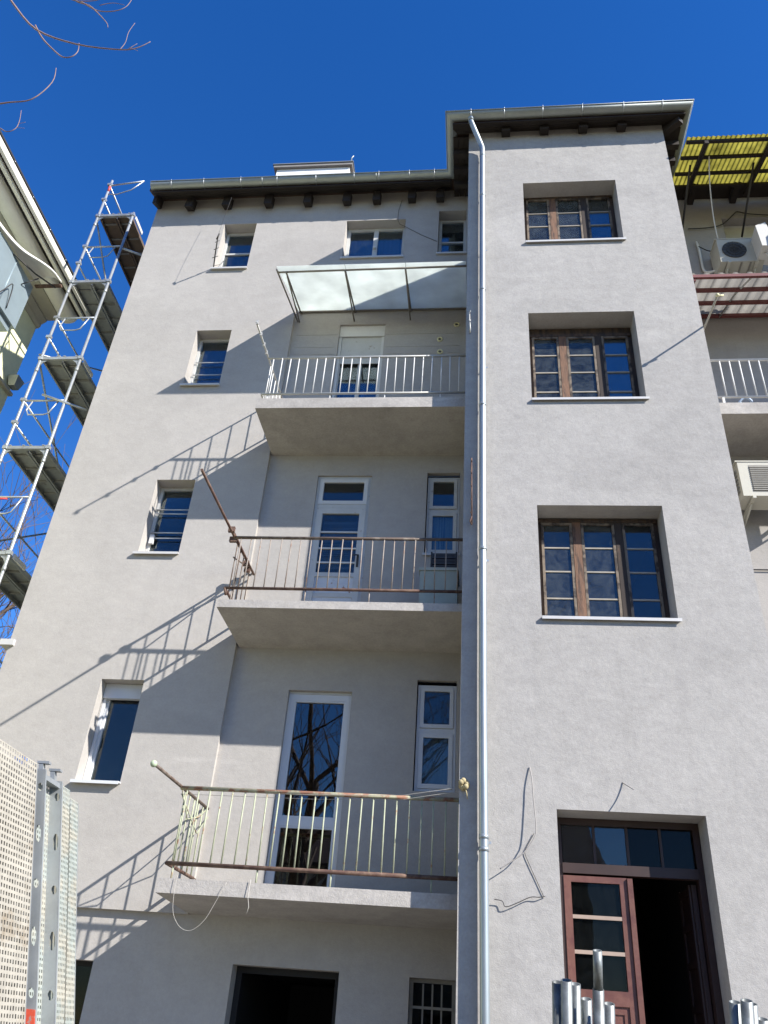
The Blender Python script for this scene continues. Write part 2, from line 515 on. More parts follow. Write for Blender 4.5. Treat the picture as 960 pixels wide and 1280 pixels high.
def wall_sheet(mb, Y, x0, x1, z0, z1, holes, flip=False):
    xs = sorted({x0, x1} | {h[0] for h in holes} | {h[1] for h in holes})
    zs = sorted({z0, z1} | {h[2] for h in holes} | {h[3] for h in holes})
    xs = [x for x in xs if x0 <= x <= x1]
    zs = [z for z in zs if z0 <= z <= z1]
    for i in range(len(xs) - 1):
        for j in range(len(zs) - 1):
            cx, cz = (xs[i] + xs[i + 1]) / 2, (zs[j] + zs[j + 1]) / 2
            if any(h[0] < cx < h[1] and h[2] < cz < h[3] for h in holes):
                continue
            mb.quad((xs[i], Y, zs[j]), (xs[i + 1], Y, zs[j]), (xs[i + 1], Y, zs[j + 1]), (xs[i], Y, zs[j + 1]))
def reveal(mb, Y, h, yf):
    x0, x1, z0, z1 = h
    mb.quad((x0, Y, z0), (x0, Y, z1), (x0, yf, z1), (x0, yf, z0))
    mb.quad((x1, Y, z0), (x1, yf, z0), (x1, yf, z1), (x1, Y, z1))
    mb.quad((x0, Y, z1), (x1, Y, z1), (x1, yf, z1), (x0, yf, z1))
    mb.quad((x0, Y, z0), (x0, yf, z0), (x1, yf, z0), (x1, Y, z0))
def room(h, yf, parent, depth=2.0, m='room', grow=0.0):
    x0, x1, z0, z1 = h
    mb = MB()
    y1 = yf + depth
    e = 0.003
    x0 -= e; x1 += e; z0 -= e; z1 += e
    mb.quad((x0, yf, z0), (x0, yf, z1), (x0, y1, z1), (x0, y1, z0))
    mb.quad((x1, yf, z0), (x1, y1, z0), (x1, y1, z1), (x1, yf, z1))
    mb.quad((x0, yf, z1), (x1, yf, z1), (x1, y1, z1), (x0, y1, z1))
    mb.quad((x0, yf, z0), (x0, y1, z0), (x1, y1, z0), (x1, yf, z0))
    mb.quad((x0, y1, z0), (x0, y1, z1), (x1, y1, z1), (x1, y1, z0))
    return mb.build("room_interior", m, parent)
def pane(x0, x1, z0, z1, y, parent, m='glass'):
    return MB().box(x0, x1, y, y + 0.005, z0, z1).build("pane", m, parent)
def sill(x0, x1, z, y0, y1, parent, m='sill'):
    mb = MB()
    mb.hexa([(x0, y0, z - 0.016), (x1, y0, z - 0.016), (x1, y1, z + 0.002), (x0, y1, z + 0.002), (x0, y0, z), (x1, y0, z), (x1, y1, z + 0.018), (x0, y1, z + 0.018)])
    mb.box(x0, x1, y0 - 0.004, y0 + 0.001, z - 0.034, z + 0.001)
    return mb.build("window_sill", m, parent)

def smooth_path(pts, k=5):
    P = [Vector(q) for q in pts]
    out = []
    for i in range(len(P) - 1):
        p0, p1, p2, p3 = P[max(i - 1, 0)], P[i], P[i + 1], P[min(i + 2, len(P) - 1)]
        for j in range(k):
            t_ = j / k
            out.append(0.5 * ((2 * p1) + (-p0 + p2) * t_ + (2 * p0 - 5 * p1 + 4 * p2 - p3) * t_ ** 2 + (-p0 + 3 * p1 - 3 * p2 + p3) * t_ ** 3))
    out.append(P[-1])
    return out
# ------------------------------------------------------------------ ground
g = MB()
n = 40
for i in range(n):
    for j in range(n):
        pass
g.quad((-600, -600, 0), (600, -600, 0), (600, 600, 0), (-600, 600, 0))
o = g.build("ground", mat("courtyard_ground", (0.135, 0.107, 0.075), 0.95, var=0.3, vscale=0.8, bump=0.5, bscale=8, col2=(0.10, 0.09, 0.045), mixscale=0.25, mixlo=0.45, mixhi=0.6))
tag(o, None, kind="structure")
p = MB().box(-6.0, 8.0, 5.4, 9.40, -0.05, 0.06).build("pavement", 'concrete')
tag(p, None, kind="structure")

# ================================================================== APARTMENT BUILDING
D, DR, DS, DT = 9.346, 9.406, 8.427, 8.1665
XL, XC, XT0, XT1 = -6.01, -2.99, -0.132, 3.05
ZTOP = 14.88
ZTT = 14.75
B = empty("apartment_building", (-1.5, 9.35, 0))
tag(B, "tall freshly rendered grey apartment block with three balconies and a projecting stair tower", "building")

W5 = (-4.605, -4.000, 12.86, 14.09); W4 = (-4.595, -4.005, 10.14, 11.355); W3 = (-4.60, -4.02, 7.075, 8.315); W2 = (-4.63, -4.075, 3.99, 5.25)
W1 = (-4.62, -3.93, 1.2, 2.185)
TW1 = (-2.33, -1.258, 13.055, 14.07); TW2 = (-0.665, -0.175, 13.10, 14.262)
DU = (-2.21, -1.463, 9.06, 11.49); DM = (-2.24, -1.458, 5.98, 8.437); DL = (-2.245, -1.462, 2.90, 5.205)
NM = (-0.668, -0.205, 7.15, 8.487); NL = (-0.675, -0.198, 4.06, 5.38)
BD = (-2.443, -1.334, 0.062, 2.24); BW = (-0.62, -0.157, 1.15, 2.232)
wl = MB()
wall_sheet(wl, D, XL, XC, 2.67, ZTOP, [W5, W4, W3, W2])
wall_sheet(wl, D, XC, -0.10, 11.86, ZTOP, [TW1, TW2])
wall_sheet(wl, DR, XC, -0.10, -0.3, 11.86, [DU, DM, DL, NM, NL, BD, BW])
wall_sheet(wl, DR, XL, XC, -0.3, 2.67, [W1])
wl.quad((XC, D, 2.67), (XC, DR, 2.67), (XC, DR, 11.86), (XC, D, 11.86))
wl.quad((XC, D, 11.86), (-0.10, D, 11.86), (-0.10, DR, 11.86), (XC, DR, 11.86))
wl.quad((XL, D, 2.67), (XC, D, 2.67), (XC, DR, 2.67), (XL, DR, 2.67))
wl.quad((XL, D, 2.67), (XL, D, ZTOP), (XL, 18, ZTOP), (XL, 18, 2.67))
wl.quad((XL, DR, -0.3), (XL, DR, 2.67), (XL, 18, 2.67), (XL, 18, -0.3))
wl.quad((XL, 18, -0.3), (XT1, 18, -0.3), (XT1, 18, ZTOP), (XL, 18, ZTOP))
for h, y, yf in ((W5, D, 9.58), (W4, D, 9.58), (W3, D, 9.58), (W2, D, 9.60), (TW1, D, 9.56), (TW2, D, 9.58), (W1, DR, 9.6), (DU, DR, 9.51), (DM, DR, 9.46), (DL, DR, 9.50), (NM, DR, 9.48), (NL, DR, 9.47), (BD, DR, 9.62), (BW, DR, 9.52)):
    reveal(wl, y, h, yf)
wl.build("wall", 'wall', B)

# stair tower
T1 = (0.736, 2.175, 11.855, 13.30); T2 = (0.73, 2.172, 8.755, 10.35); T3 = (0.736, 2.172, 5.645, 7.115); T4 = (0.795, 2.165, 0.98, 3.632)
tw = MB()
wall_sheet(tw, DT, XT0, XT1, -0.3, ZTT, [T1, T2, T3, T4])
tw.quad((XT0, DT, -0.3), (XT0, DT, ZTT), (XT0, 9.6, ZTT), (XT0, 9.6, -0.3))
tw.quad((XT1, DT, -0.3), (XT1, 18, -0.3), (XT1, 18, ZTT), (XT1, DT, ZTT))
for h in (T1, T2, T3):
    reveal(tw, DT, h, 8.49)
reveal(tw, DT, T4, 8.50)
t = tw.build("stair_tower", 'tower', B)
tag(t, "mottled grey stair tower projecting beside the balconies")

# ---- roof, rafters, soffits
rf = MB()
def slope_sheet(mb, pts, th=0.10):
    a, b, c, d = [Vector(q) for q in pts]
    dn = Vector((0, 0, -th))
    mb.hexa([a + dn, b + dn, c + dn, d + dn, a, b, c, d])
slope_sheet(rf, [(-6.06, 8.99, 14.77), (-0.06, 8.99, 14.77), (-0.06, 13.6, 17.05), (-6.06, 13.6, 17.05)])
slope_sheet(rf, [(-6.06, 13.6, 17.05), (3.1, 13.6, 17.05), (3.1, 18.4, 14.75), (-6.06, 18.4, 14.75)])
slope_sheet(rf, [(-0.39, 7.92, 14.772), (3.35, 7.92, 14.772), (2.2, 9.3, 15.30), (0.76, 9.3, 15.30)])
slope_sheet(rf, [(-0.39, 7.92, 14.773), (0.76, 9.3, 15.302), (0.76, 13.6, 16.3), (-0.39, 9.6, 14.773)])
slope_sheet(rf, [(2.2, 9.3, 15.301), (3.35, 7.92, 14.773), (3.35, 13.6, 14.9), (2.2, 13.6, 16.3)])
slope_sheet(rf, [(0.76, 9.3, 15.304), (2.2, 9.3, 15.304), (2.2, 13.6, 16.44), (0.76, 13.6, 16.44)])
roof = rf.build("roof", 'roof', B)
# boarded soffits: planks running along the eaves
def boards(x0, x1, y0, y1, z0, z1, k, along='x'):
    for i in range(k):
        a, b = i / k, (i + 1) / k - 0.06 / k
        mb = MB()
        if along == 'x':
            ya, yb = y0 + (y1 - y0) * a, y0 + (y1 - y0) * b
            za, zb = z0 + (z1 - z0) * a, z0 + (z1 - z0) * b
            mb.hexa([(x0, ya, za), (x1, ya, za), (x1, yb, zb), (x0, yb, zb), (x0, ya, za + .02), (x1, ya, za + .02), (x1, yb, zb + .02), (x0, yb, zb + .02)])
        else:
            xa, xb = x0 + (x1 - x0) * a, x0 + (x1 - x0) * b
            mb.hexa([(xa, y0, z0), (xb, y0, z0), (xb, y1, z1), (xa, y1, z1), (xa, y0, z0 + .02), (xb, y0, z0 + .02), (xb, y1, z1 + .02), (xa, y1, z1 + .02)])
        mb.build("soffit_board", 'wood', roof)
boards(-6.0, -0.45, 8.97, D + 0.02, 14.60, 14.868, 4)
boards(-0.40, 3.37, 7.90, DT + 0.02, 14.60, 14.735, 4)
boards(-0.40, XT0 + 0.01, 8.19, 9.36, 14.66, 14.66, 3, 'y')
boards(XT1 - 0.01, 3.36, 8.19, 9.6, 14.66, 14.66, 3, 'y')
# rafters
def rafter(x, y0, y1, zb, dz, w=0.10, h=0.15):
    mb = MB()
    x += rnd.uniform(-.008, .008)
    mb.hexa([(x - w / 2, y0, zb), (x + w / 2, y0, zb), (x + w / 2, y1, zb + dz), (x - w / 2, y1, zb + dz), (x - w / 2, y0 + .02, zb + h), (x + w / 2, y0 + .02, zb + h), (x + w / 2, y1, zb + h + dz), (x - w / 2, y1, zb + h + dz)])
    return mb.build("rafter", 'wood', roof)
for x in (-5.32, -4.61, -3.82, -3.085, -2.355, -1.80, -1.17, -0.65):
    rafter(x, 9.165, 9.40, 14.425 + rnd.uniform(-.01, .01), 0.11, w=0.135, h=.27)
for x in (0.484, 1.113, 1.755, 2.38):
    rafter(x, 8.01, 8.2, 14.535, 0.05, w=.14, h=.13)
# end board at the left verge, hip rafter at the tower's corners, side rafters
MB().hexa([(-6.0, 9.10, 14.46), (-5.93, 9.10, 14.46), (-5.93, D - .01, 14.60), (-6.0, D - .01, 14.60), (-6.0, 9.10, 14.66), (-5.93, 9.10, 14.66), (-5.93, D - .01, 14.84), (-6.0, D - .01, 14.84)]).build("rafter", 'wood', roof)
MB().hexa([(3.26, 7.95, 14.50), (3.34, 8.02, 14.50), (3.08, 8.30, 14.55), (3.00, 8.23, 14.55), (3.26, 7.95, 14.62), (3.34, 8.02, 14.62), (3.08, 8.30, 14.68), (3.00, 8.23, 14.68)]).build("rafter", 'wood', roof)
for y in (8.45, 8.75, 9.05):
    MB().box(-0.40, XT0 - 0.003, y - .05, y + .05, 14.53, 14.655).build("rafter", 'wood', roof)
    MB().box(XT1 + 0.003, 3.36, y - .05, y + .05, 14.53, 14.655).build("rafter", 'wood', roof)
# chimney
ch = MB().box(-4.0, -2.52, 9.72, 10.3, 14.9, 16.255).build("chimney", 'chimney', roof)
MB().box(-4.06, -2.46, 9.66, 10.36, 16.258, 16.325).build("chimney_cap", 'concrete', B)
MB().box(-4.08, -2.44, 9.64, 10.38, 16.327, 16.345).build("chimney_flashing", 'zinc', B)
MB().tube([(-2.50, 9.70, 16.33), (-2.50, 9.70, 16.52), (-2.46, 9.68, 16.56)], 0.012).build("chimney_flashing", 'zinc', B)

# gutter: half round swept along the eaves
def sweep(path, prof, name, m, parent, z):
    """prof: (offset outwards, height) points, swept round the corners of the path (x, y) with mitres"""
    mb = MB()
    k = len(path)
    offs = []
    for i in range(k):
        def nrm(a, b):
            dx, dy = b[0] - a[0], b[1] - a[1]
            l = math.hypot(dx, dy)
            return (dy / l, -dx / l)
        n1 = nrm(path[i - 1], path[i]) if i > 0 else None
        n2 = nrm(path[i], path[i + 1]) if i < k - 1 else None
        if n1 is None: nn, sc = n2, 1
        elif n2 is None: nn, sc = n1, 1
        else:
            sx, sy = n1[0] + n2[0], n1[1] + n2[1]
            l = math.hypot(sx, sy)
            nn = (sx / l, sy / l)
            sc = 1 / (nn[0] * n1[0] + nn[1] * n1[1])
        offs.append((nn[0] * sc, nn[1] * sc))
    m_ = len(prof)
    vs = [(path[i][0] + offs[i][0] * q[0], path[i][1] + offs[i][1] * q[0], z + q[1]) for i in range(k) for q in prof]
    fs = []
    for i in range(k - 1):
        for j in range(m_ - 1):
            fs.append((i * m_ + j, i * m_ + j + 1, (i + 1) * m_ + j + 1, (i + 1) * m_ + j))
    mb.add(vs, fs, True)
    return mb.build(name, m, parent)
gr = 0.092
prof = [(-gr * 0.97, 0.02)] + [(gr * math.cos(math.pi + math.pi * i / 12), gr * math.sin(math.pi + math.pi * i / 12)) for i in range(13)]
prof += [(gr + 0.004, 0.012), (gr + 0.014, 0.014), (gr + 0.016, 0.004), (gr + 0.008, -0.002)]
inner = [(q[0] * 0.93, q[1] * 0.93 + 0.003) for q in prof[:14]]
GPATH = [(-6.02, 8.96), (-0.42, 8.96), (-0.42, 7.876), (3.387, 7.876), (3.387, 9.4)]
gut = sweep(GPATH, prof, "gutter", 'zinc', B, 14.765)
gi = sweep(GPATH, inner, "gutter_lining", 'zinc', gut, 14.766)
# eave flashing (drip edge) above the gutter
sweep(GPATH, [(-0.03, 0.03), (-0.03, 0.045), (0.045, 0.018), (0.045, 0.012)], "drip_edge", 'zinc', gut, 14.775)
# end cap on the left
cap = MB()
pts = [(-6.021, 8.96 - q[0], 14.765 + q[1]) for q in prof[1:14]]
cap.add(pts, [tuple(range(len(pts)))])
cap.build("end_cap", 'zinc', gut)
def gutter_hook(x, y, nx, ny):
    mb = MB()
    arc = [((gr + .004) * math.cos(math.pi + math.pi * i / 10), (gr + .004) * math.sin(math.pi + math.pi * i / 10)) for i in range(11)]
    mb.tube([(x + nx * a, y + ny * a, 14.765 + b) for a, b in arc] + [(x + nx * (gr + .02), y + ny * (gr + .02), 14.79)], 0.006, 6)
    return mb.build("gutter_hook", 'galv', gut)
for x in (-5.62, -5.0, -4.3, -3.62, -2.9, -2.2, -1.75, -1.2, -0.75):
    gutter_hook(x, 8.96, 0, -1)
for x in (-0.1, 0.45, 1.08, 1.72, 2.38, 3.0):
    gutter_hook(x, 7.876, 0, -1)
# seams of the gutter
for x in (-1.80, -3.9):
    mb = MB(); mb.tube([(x, 8.96 - (gr + .002) * math.cos(math.pi + math.pi * i / 10), 14.765 + (gr + .002) * math.sin(math.pi + math.pi * i / 10)) for i in range(11)], 0.009, 6); mb.build("gutter_seam", 'zinc', gut)
# downpipe with swan neck, collars
dp = MB()
dp.tube([(-0.10, 7.876, 14.70), (-0.10, 7.88, 14.62), (-0.075, 7.90, 14.55), (0.06, 8.05, 14.25), (0.088, 8.075, 14.17), (0.092, 8.082, 14.08), (0.094, 8.082, 9.0), (0.098, 8.082, 4.6), (0.115, 8.082, 1.7), (0.12, 8.082, 0.1)], 0.043, 14)
dpo = dp.build("downpipe", 'pipe', B)
MB().tube([(-0.10, 7.876, 14.76), (-0.10, 7.876, 14.69), (-0.10, 7.878, 14.62)], [0.075, 0.055, 0.047], 14).build("outlet", 'pipe', dpo)
for z, x in ((13.95, .093), (12.9, .093), (10.75, .094), (8.6, .094), (6.45, .096), (3.33, .105), (3.22, .106), (1.2, .117)):
    MB().tube([(x, 8.082, z - 0.02), (x, 8.082, z + 0.02)], 0.0475, 14).build("pipe_collar", 'pipe', dpo)
for z, x in ((11.6, .094), (9.25, .094), (6.3, .096), (3.28, .105)):
    MB().box(x - 0.006, x + 0.006, 8.12, DT + 0.01, z - 0.01, z + 0.01).box(x + .04, x + .07, 8.078, 8.0825, z - .012, z + .012).build("pipe_bracket", 'galv', dpo)

# ---- balconies
def balcony(xl, ztf, zbf, zbb, name_label, rail_top, rail_bot, m_rail, m_brail, m_bar, m_side, r_rail, r_bar, arm_y, arm_m, arm_r, gap, xr_rail, first, tilt=0.0, nside=5):
    x1 = -0.11
    mb = MB()
    mb.hexa([(xl, DS, zbf), (x1, DS, zbf), (x1, DR + .05, zbb), (xl + 0.06, DR + .05, zbb), (xl, DS, ztf), (x1, DS, ztf), (x1, DR + .05, ztf + .015), (xl, DR + .05, ztf + .015)])
    s = mb.build("balcony", 'slab', B)
    tag(s, name_label)
    yr = 8.477
    xa = xl + 0.035
    MB().tube([(xa, yr, rail_top), (-0.10, yr, rail_top + tilt)], r_rail, 8).build("top_rail", m_rail, s)
    MB().tube([(xa, yr, rail_bot), (-0.10, yr, rail_bot + tilt)], r_rail * 0.95, 8).build("bottom_rail", m_brail, s)
    MB().tube([(xa, yr + .005, rail_bot), (xa + 0.02, DR + 0.02, rail_bot)], r_rail * 0.85, 8).build("side_rail", m_brail, s)
    MB().tube([(xa - 0.02, arm_y, rail_top + 0.01), (xa, yr, rail_top + .012), (xa + 0.03, DR + 0.02, rail_top + .01)], arm_r, 8).build("clothesline_arm", arm_m, s)
    # balusters: one mesh, then copies
    b0 = MB().tube([(first, yr, rail_bot), (first, yr, rail_top)], r_bar, 6).build("baluster", m_bar, s)
    k = int((xr_rail - first) / gap)
    for i in range(1, k + 1):
        c = again(b0, (i * gap + rnd.uniform(-.006, .006), rnd.uniform(-.004, .004), 0), s)
        c.rotation_euler = (rnd.uniform(-.008, .008), rnd.uniform(-.010, .010), 0)
    p0 = MB().tube([(first, yr + .012, ztf - .01), (first, yr + .012, rail_bot)], r_bar * 1.1, 6).build("baluster_foot", m_bar, s)
    for i in (7, 13, k - 2):
        again(p0, (i * gap, 0, 0), s)
    ys0 = yr + 0.16
    q0 = MB().tube([(xa + .004, ys0, rail_bot), (xa + .004, ys0, rail_top)], r_bar, 6).build("baluster", m_side, s)
    for i in range(1, nside):
        again(q0, (i * 0.004, i * 0.155, 0), s)
    return s
BU = balcony(-3.02, 9.05, 8.875, 8.79, "upper balcony with white painted railing", 9.855, 9.17, 'steel_rail', 'steel_rail', 'white', 'white', 0.017, 0.0078, 7.76, 'steel_rail', 0.014, 0.1275, -0.16, -2.90)
BM = balcony(-3.01, 5.925, 5.825, 5.735, "middle balcony with rust brown railing", 6.812, 6.105, 'rust', 'rust_red', 'pale_bar', 'rust', 0.020, 0.0075, 7.06, 'rust_red', 0.0165, 0.1275, -0.16, -2.88)
BL = balcony(-3.06, 2.875, 2.74, 2.675, "lowest balcony with flaking green railing", 3.752, 3.018, 'green_rail', 'rust_red', 'green_bar', 'green_bar', 0.022, 0.0085, 7.665, 'rust', 0.017, 0.122, -0.12, -2.95)
# clips on the upper arm, end caps
for y in (7.78, 8.0, 8.2, 8.36):
    MB().box(-3.005, -2.975, y - .012, y + .012, 9.83, 9.895).build("arm_clip", 'steel_rail', BU)
MB().sphere((-3.047, 7.655, 3.76), 0.034, 6).build("arm_knob", 'knob', BL)
for (y, z, w) in ((8.36, 6.86, .05), (8.50, 6.80, .06), (9.15, 6.83, .05), (9.25, 6.79, .05)):
    MB().box(-2.975 - w, -2.965 + w * .4, y - .02, y + .02, z - .04, z + .03).build("arm_clip", 'rust_red', BM)
MB().tube([(-2.97, 8.45, 6.85), (-2.9, 9.3, 6.74)], 0.016, 6).build("clothesline_brace", 'rust_red', BM)
MB().tube([(-2.98, 8.60, 6.60), (-2.97, 9.2, 6.80)], 0.010, 6).build("clothesline_brace", 'rust', BM)
MB().tube([(-3.02, 8.52, 3.74), (-2.99, 8.75, 3.50), (-2.99, 9.1, 3.60), (-2.98, 9.3, 3.72)], 0.008, 6).build("clothesline_brace", 'green_bar', BL)
MB().tube([(-3.02, 8.52, 3.70), (-2.96, 9.05, 3.42), (-2.96, 9.35, 3.66)], 0.007, 6).build("clothesline_brace", 'green_bar', BL)
# corner stub of the middle bottom rail
MB().tube([(-2.97, 8.47, 6.105), (-2.95, 8.5, 6.02)], 0.016, 6).build("rail_stub", 'rust_red', BM)
# knotted cord where the lowest rail meets the tower
kn = MB()
for i in range(7):
    a = i * 0.9
    kn.sphere((-0.085 + .03 * math.cos(a), 8.14 + .02 * math.sin(2 * a), 3.82 + .035 * math.sin(a)), 0.028, 5)
kn.tube([(-0.08, 8.14, 3.80), (-0.06, 8.12, 3.74), (-0.05, 8.13, 3.68)], 0.006, 5)
kn.build("knotted_cord", 'rope', BL)
for dz, dy in ((0.0, 0.0), (-0.035, 0.03)):
    MB().tube([(-0.09, 8.16, 3.80 + dz), (-0.7, 8.44 + dy, 3.765 + dz), (-1.6, 8.46 + dy, 3.735 + dz), (-3.02, 8.48 + dy, 3.73 + dz)], 0.0022, 4).build("clothesline", 'grey_cable', BL)
# loose wires below the lowest balcony
MB().tube(smooth_path([(-2.86, 8.40, 2.90), (-2.86, 8.40, 2.72), (-2.83, 8.40, 2.56), (-2.74, 8.40, 2.45), (-2.63, 8.40, 2.43), (-2.52, 8.40, 2.52), (-2.44, 8.40, 2.68), (-2.36, 8.40, 2.86)]), 0.002, 5).build("loose_wire", 'grey_cable', BL)
MB().tube([(-2.13, 8.41, 2.90), (-2.13, 8.40, 2.74), (-2.11, 8.40, 2.66), (-2.12, 8.40, 2.60)], 0.003, 5).build("loose_wire", 'grey_cable', BL)

# ---- frosted canopy above the upper balcony
zf, zbk, yfr = 11.545, 11.80, 8.27
cn = MB().tube([(-3.045, yfr + .02, zf - .06), (-0.14, yfr + .02, zf - .03)], 0.016, 6)
can = cn.build("canopy", 'bronze', B)
tag(can, "frosted sheet canopy on bronze brackets over the upper balcony")
xs = [-3.045, -1.985, -1.06, -0.145]
for i in range(3):
    a, b = xs[i] + 0.004, xs[i + 1] - 0.004
    q = MB()
    q.hexa([(a, yfr - .07, zf - .035), (b, yfr - .07, zf - .035), (b + 0.0, DR - .01, zbk), (a + (0.10 if i == 0 else 0), DR - .01, zbk),
            (a, yfr - .07, zf - .027), (b, yfr - .07, zf - .027), (b, DR - .01, zbk + .008), (a + (0.10 if i == 0 else 0), DR - .01, zbk + .008)])
    q.build("canopy_sheet", 'canopy', can)
for i, x in enumerate((-2.90, -1.985, -1.06)):
    MB().tube([(x, yfr, zf - .075), (x, DR, zbk - .03)], 0.014, 6).build("canopy_rafter", 'bronze', can)
    MB().tube([(x, yfr + 0.10, zf - .065), (x, DR + .02, 11.57)], 0.012, 6).build("canopy_bracket", 'bronze', can)
MB().tube([(-3.045, yfr - .03, zf - .05), (-2.93, DR + .02, 11.58)], 0.013, 6).build("canopy_bracket", 'bronze', can)
MB().box(-2.93, -0.14, DR - .035, DR - .012, zbk - .03, zbk + .004).build("wall_profile", 'bronze', can)

# ---- left column of windows
def simple_window(h, yf, m_frame, fw=0.045, transom=None, mull=(), label=None, glass='glass', sashes=True):
    x0, x1, z0, z1 = h
    mb = MB()
    mb.frame(x0 + .002, x1 - .002, z0 + .002, z1 - .002, fw, yf - .03, yf + .035)
    zt = list(transom or [])
    for z in zt:
        mb.box(x0 + fw, x1 - fw, yf - .02, yf + .03, z - .018, z + .018)
    for x in mull:
        mb.box(x - .04, x + .04, yf - .026, yf + .033, z0 + fw, z1 - fw)
    w = mb.build("window", m_frame, B)
    if label: tag(w, label)
    zz = [z0 + fw] + [z for z in zt] + [z1 - fw]
    xx = [x0 + fw] + list(mull) + [x1 - fw]
    for i in range(len(zz) - 1):
        for j in range(len(xx) - 1):
            pane(xx[j] + (.04 if j else 0), xx[j + 1] - (.04 if j < len(xx) - 2 else 0), zz[i] + (.018 if i else 0), zz[i + 1] - (.018 if i < len(zz) - 2 else 0), yf, w, glass)
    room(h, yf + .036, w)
    return w
w5 = simple_window(W5, 9.58, 'white_old', transom=[13.52], label="topmost narrow window beside an antenna arm")
sill(W5[0] - .03, W5[1] + .015, W5[2] + .002, 9.30, 9.57, w5)
w4 = simple_window(W4, 9.58, 'white_old', label="narrow window with three white guard bars")
sill(W4[0] - .03, W4[1] + .015, W4[2] + .002, 9.30, 9.57, w4)
for z in (10.30, 10.53, 10.80):
    MB().tube([(W4[0] + .03, 9.53, z), (W4[1] - .01, 9.53, z)], 0.009, 6).build("guard_bar", 'white', w4)
w3 = simple_window(W3, 9.58, 'white_old', label="narrow window with paired white guard bars")
sill(W3[0] - .05, W3[1] + .01, W3[2] + .002, 9.30, 9.57, w3)
for z in (7.84, 7.91, 7.52, 7.43):
    MB().tube([(W3[0] + .02, 9.53, z), (W3[1] - .01, 9.53, z)], 0.009, 6).build("guard_bar", 'white', w3)
for x in (W3[0] + .07,):
    MB().box(x - .03, x + .03, 9.50, 9.54, 7.33, 7.47).build("window_latch", 'white', w3)
w2 = simple_window(W2, 9.60, 'pvc', fw=0.07, label="new white plastic window with a shutter box")
sill(W2[0] - .02, W2[1] + .01, W2[2] + .002, 9.28, 9.59, w2, 'pvc')
MB().box(W2[0] + .004, W2[1] - .004, 9.50, 9.57, 5.06, 5.245).build("shutter_box", 'pvc', w2)
for x in (W2[0] + .055,):
    MB().box(x - .05, x - .012, 9.53, 9.568, 4.01, 5.058).build("shutter_guide", 'pvc', w2)
w1 = simple_window(W1, 9.6, 'opening_shade', glass='glass_dim', label="dark basement window at ground level")
# top floor windows
tw1 = simple_window(TW1, 9.56, 'white_old', fw=0.06, mull=(-1.80,), label="two leaf top floor window with blue grey curtains")
c = MB()
vs, fs = [], []
for i in range(61):
    x = TW1[0] + .06 + (TW1[1] - TW1[0] - .12) * i / 60
    y = 9.70 + 0.018 * math.sin(i * 1.25) + .012 * math.sin(i * .47)
    vs += [(x, y, 13.10), (x, y + .004, 13.98)]
for i in range(60):
    fs.append((2 * i, 2 * i + 2, 2 * i + 3, 2 * i + 1))
c.add(vs, fs, True); c.build("curtain", 'curtain', tw1)
MB().sphere((-1.80, 9.51, 13.52), 0.03, 5).build("window_knob", 'white', tw1)
sill(TW1[0] - .02, TW1[1] + .01, TW1[2] + .002, 9.31, 9.55, tw1)
tw2 = simple_window(TW2, 9.58, 'white_old', fw=0.05, transom=[13.66], label="small top floor window tucked beside the stair tower")
MB().box(-0.58, -0.27, 9.70, 9.78, 13.12, 13.52).build("blue_panel", 'curtain', tw2)
sill(TW2[0] - .02, TW2[1] + .01, TW2[2] + .002, 9.31, 9.57, tw2)

# ---- balcony doors and small windows
# upper: roller shutter
du = MB().frame(DU[0] + .002, DU[1] - .002, DU[2] + .002, 11.25, 0.06, 9.49, 9.56).build("balcony_door", 'white_old', B)
tag(du, "balcony door with half lowered roller shutter")
MB().box(DU[0] + .003, DU[1] - .003, 9.44, 9.50, 11.252, 11.487).build("shutter_box", 'white', du)
sh = MB()
zz = 11.25
while zz > 10.72:
    sh.hexa([(DU[0] + .05, 9.475, zz - .05), (DU[1] - .05, 9.475, zz - .05), (DU[1] - .05, 9.485, zz - .05), (DU[0] + .05, 9.485, zz - .05),
             (DU[0] + .05, 9.468, zz - .004), (DU[1] - .05, 9.468, zz - .004), (DU[1] - .05, 9.485, zz - .004), (DU[0] + .05, 9.485, zz - .004)])
    zz -= .052
so = sh.build("roller_shutter", 'white_old', du)
for x in (DU[0] + .025, DU[1] - .025):
    MB().box(x - .022, x + .022, 9.455, 9.488, DU[2], 11.25).build("shutter_guide", 'white', du)
pane(DU[0] + .062, DU[1] - .062, DU[2] + .06, 11.19, 9.52, du)
MB().box(-1.86, -1.80, 9.50, 9.55, DU[2] + .06, 10.72).build("door_stile", 'white_old', du)
room(DU, 9.561, du)
c = MB(); c.box(-2.10, -1.60, 9.75, 9.77, 9.1, 10.35); c.build("curtain", 'curtain', du)
for (x, z) in ((-0.303, 11.438), (-0.566, 11.114), (-0.556, 10.84)):
    ring = MB()
    vs, fs = [], []
    for i in range(16):
        a = 2 * math.pi * i / 16
        for r, y in ((.050, DR - .002), (.046, DR - .016), (.028, DR - .016), (.025, DR - .002)):
            vs.append((x + r * math.cos(a), y, z + r * math.sin(a)))
    for i in range(16):
        for j in range(3):
            i2 = (i + 1) % 16
            fs.append((i * 4 + j, i2 * 4 + j, i2 * 4 + j + 1, i * 4 + j + 1))
    ring.add(vs, fs, True)
    v = ring.build("vent_ring", 'vent', B)
    MB().tube([(x, DR - .001, z), (x, DR - .004, z)], 0.026, 12).build("vent_hole", 'grille', v)
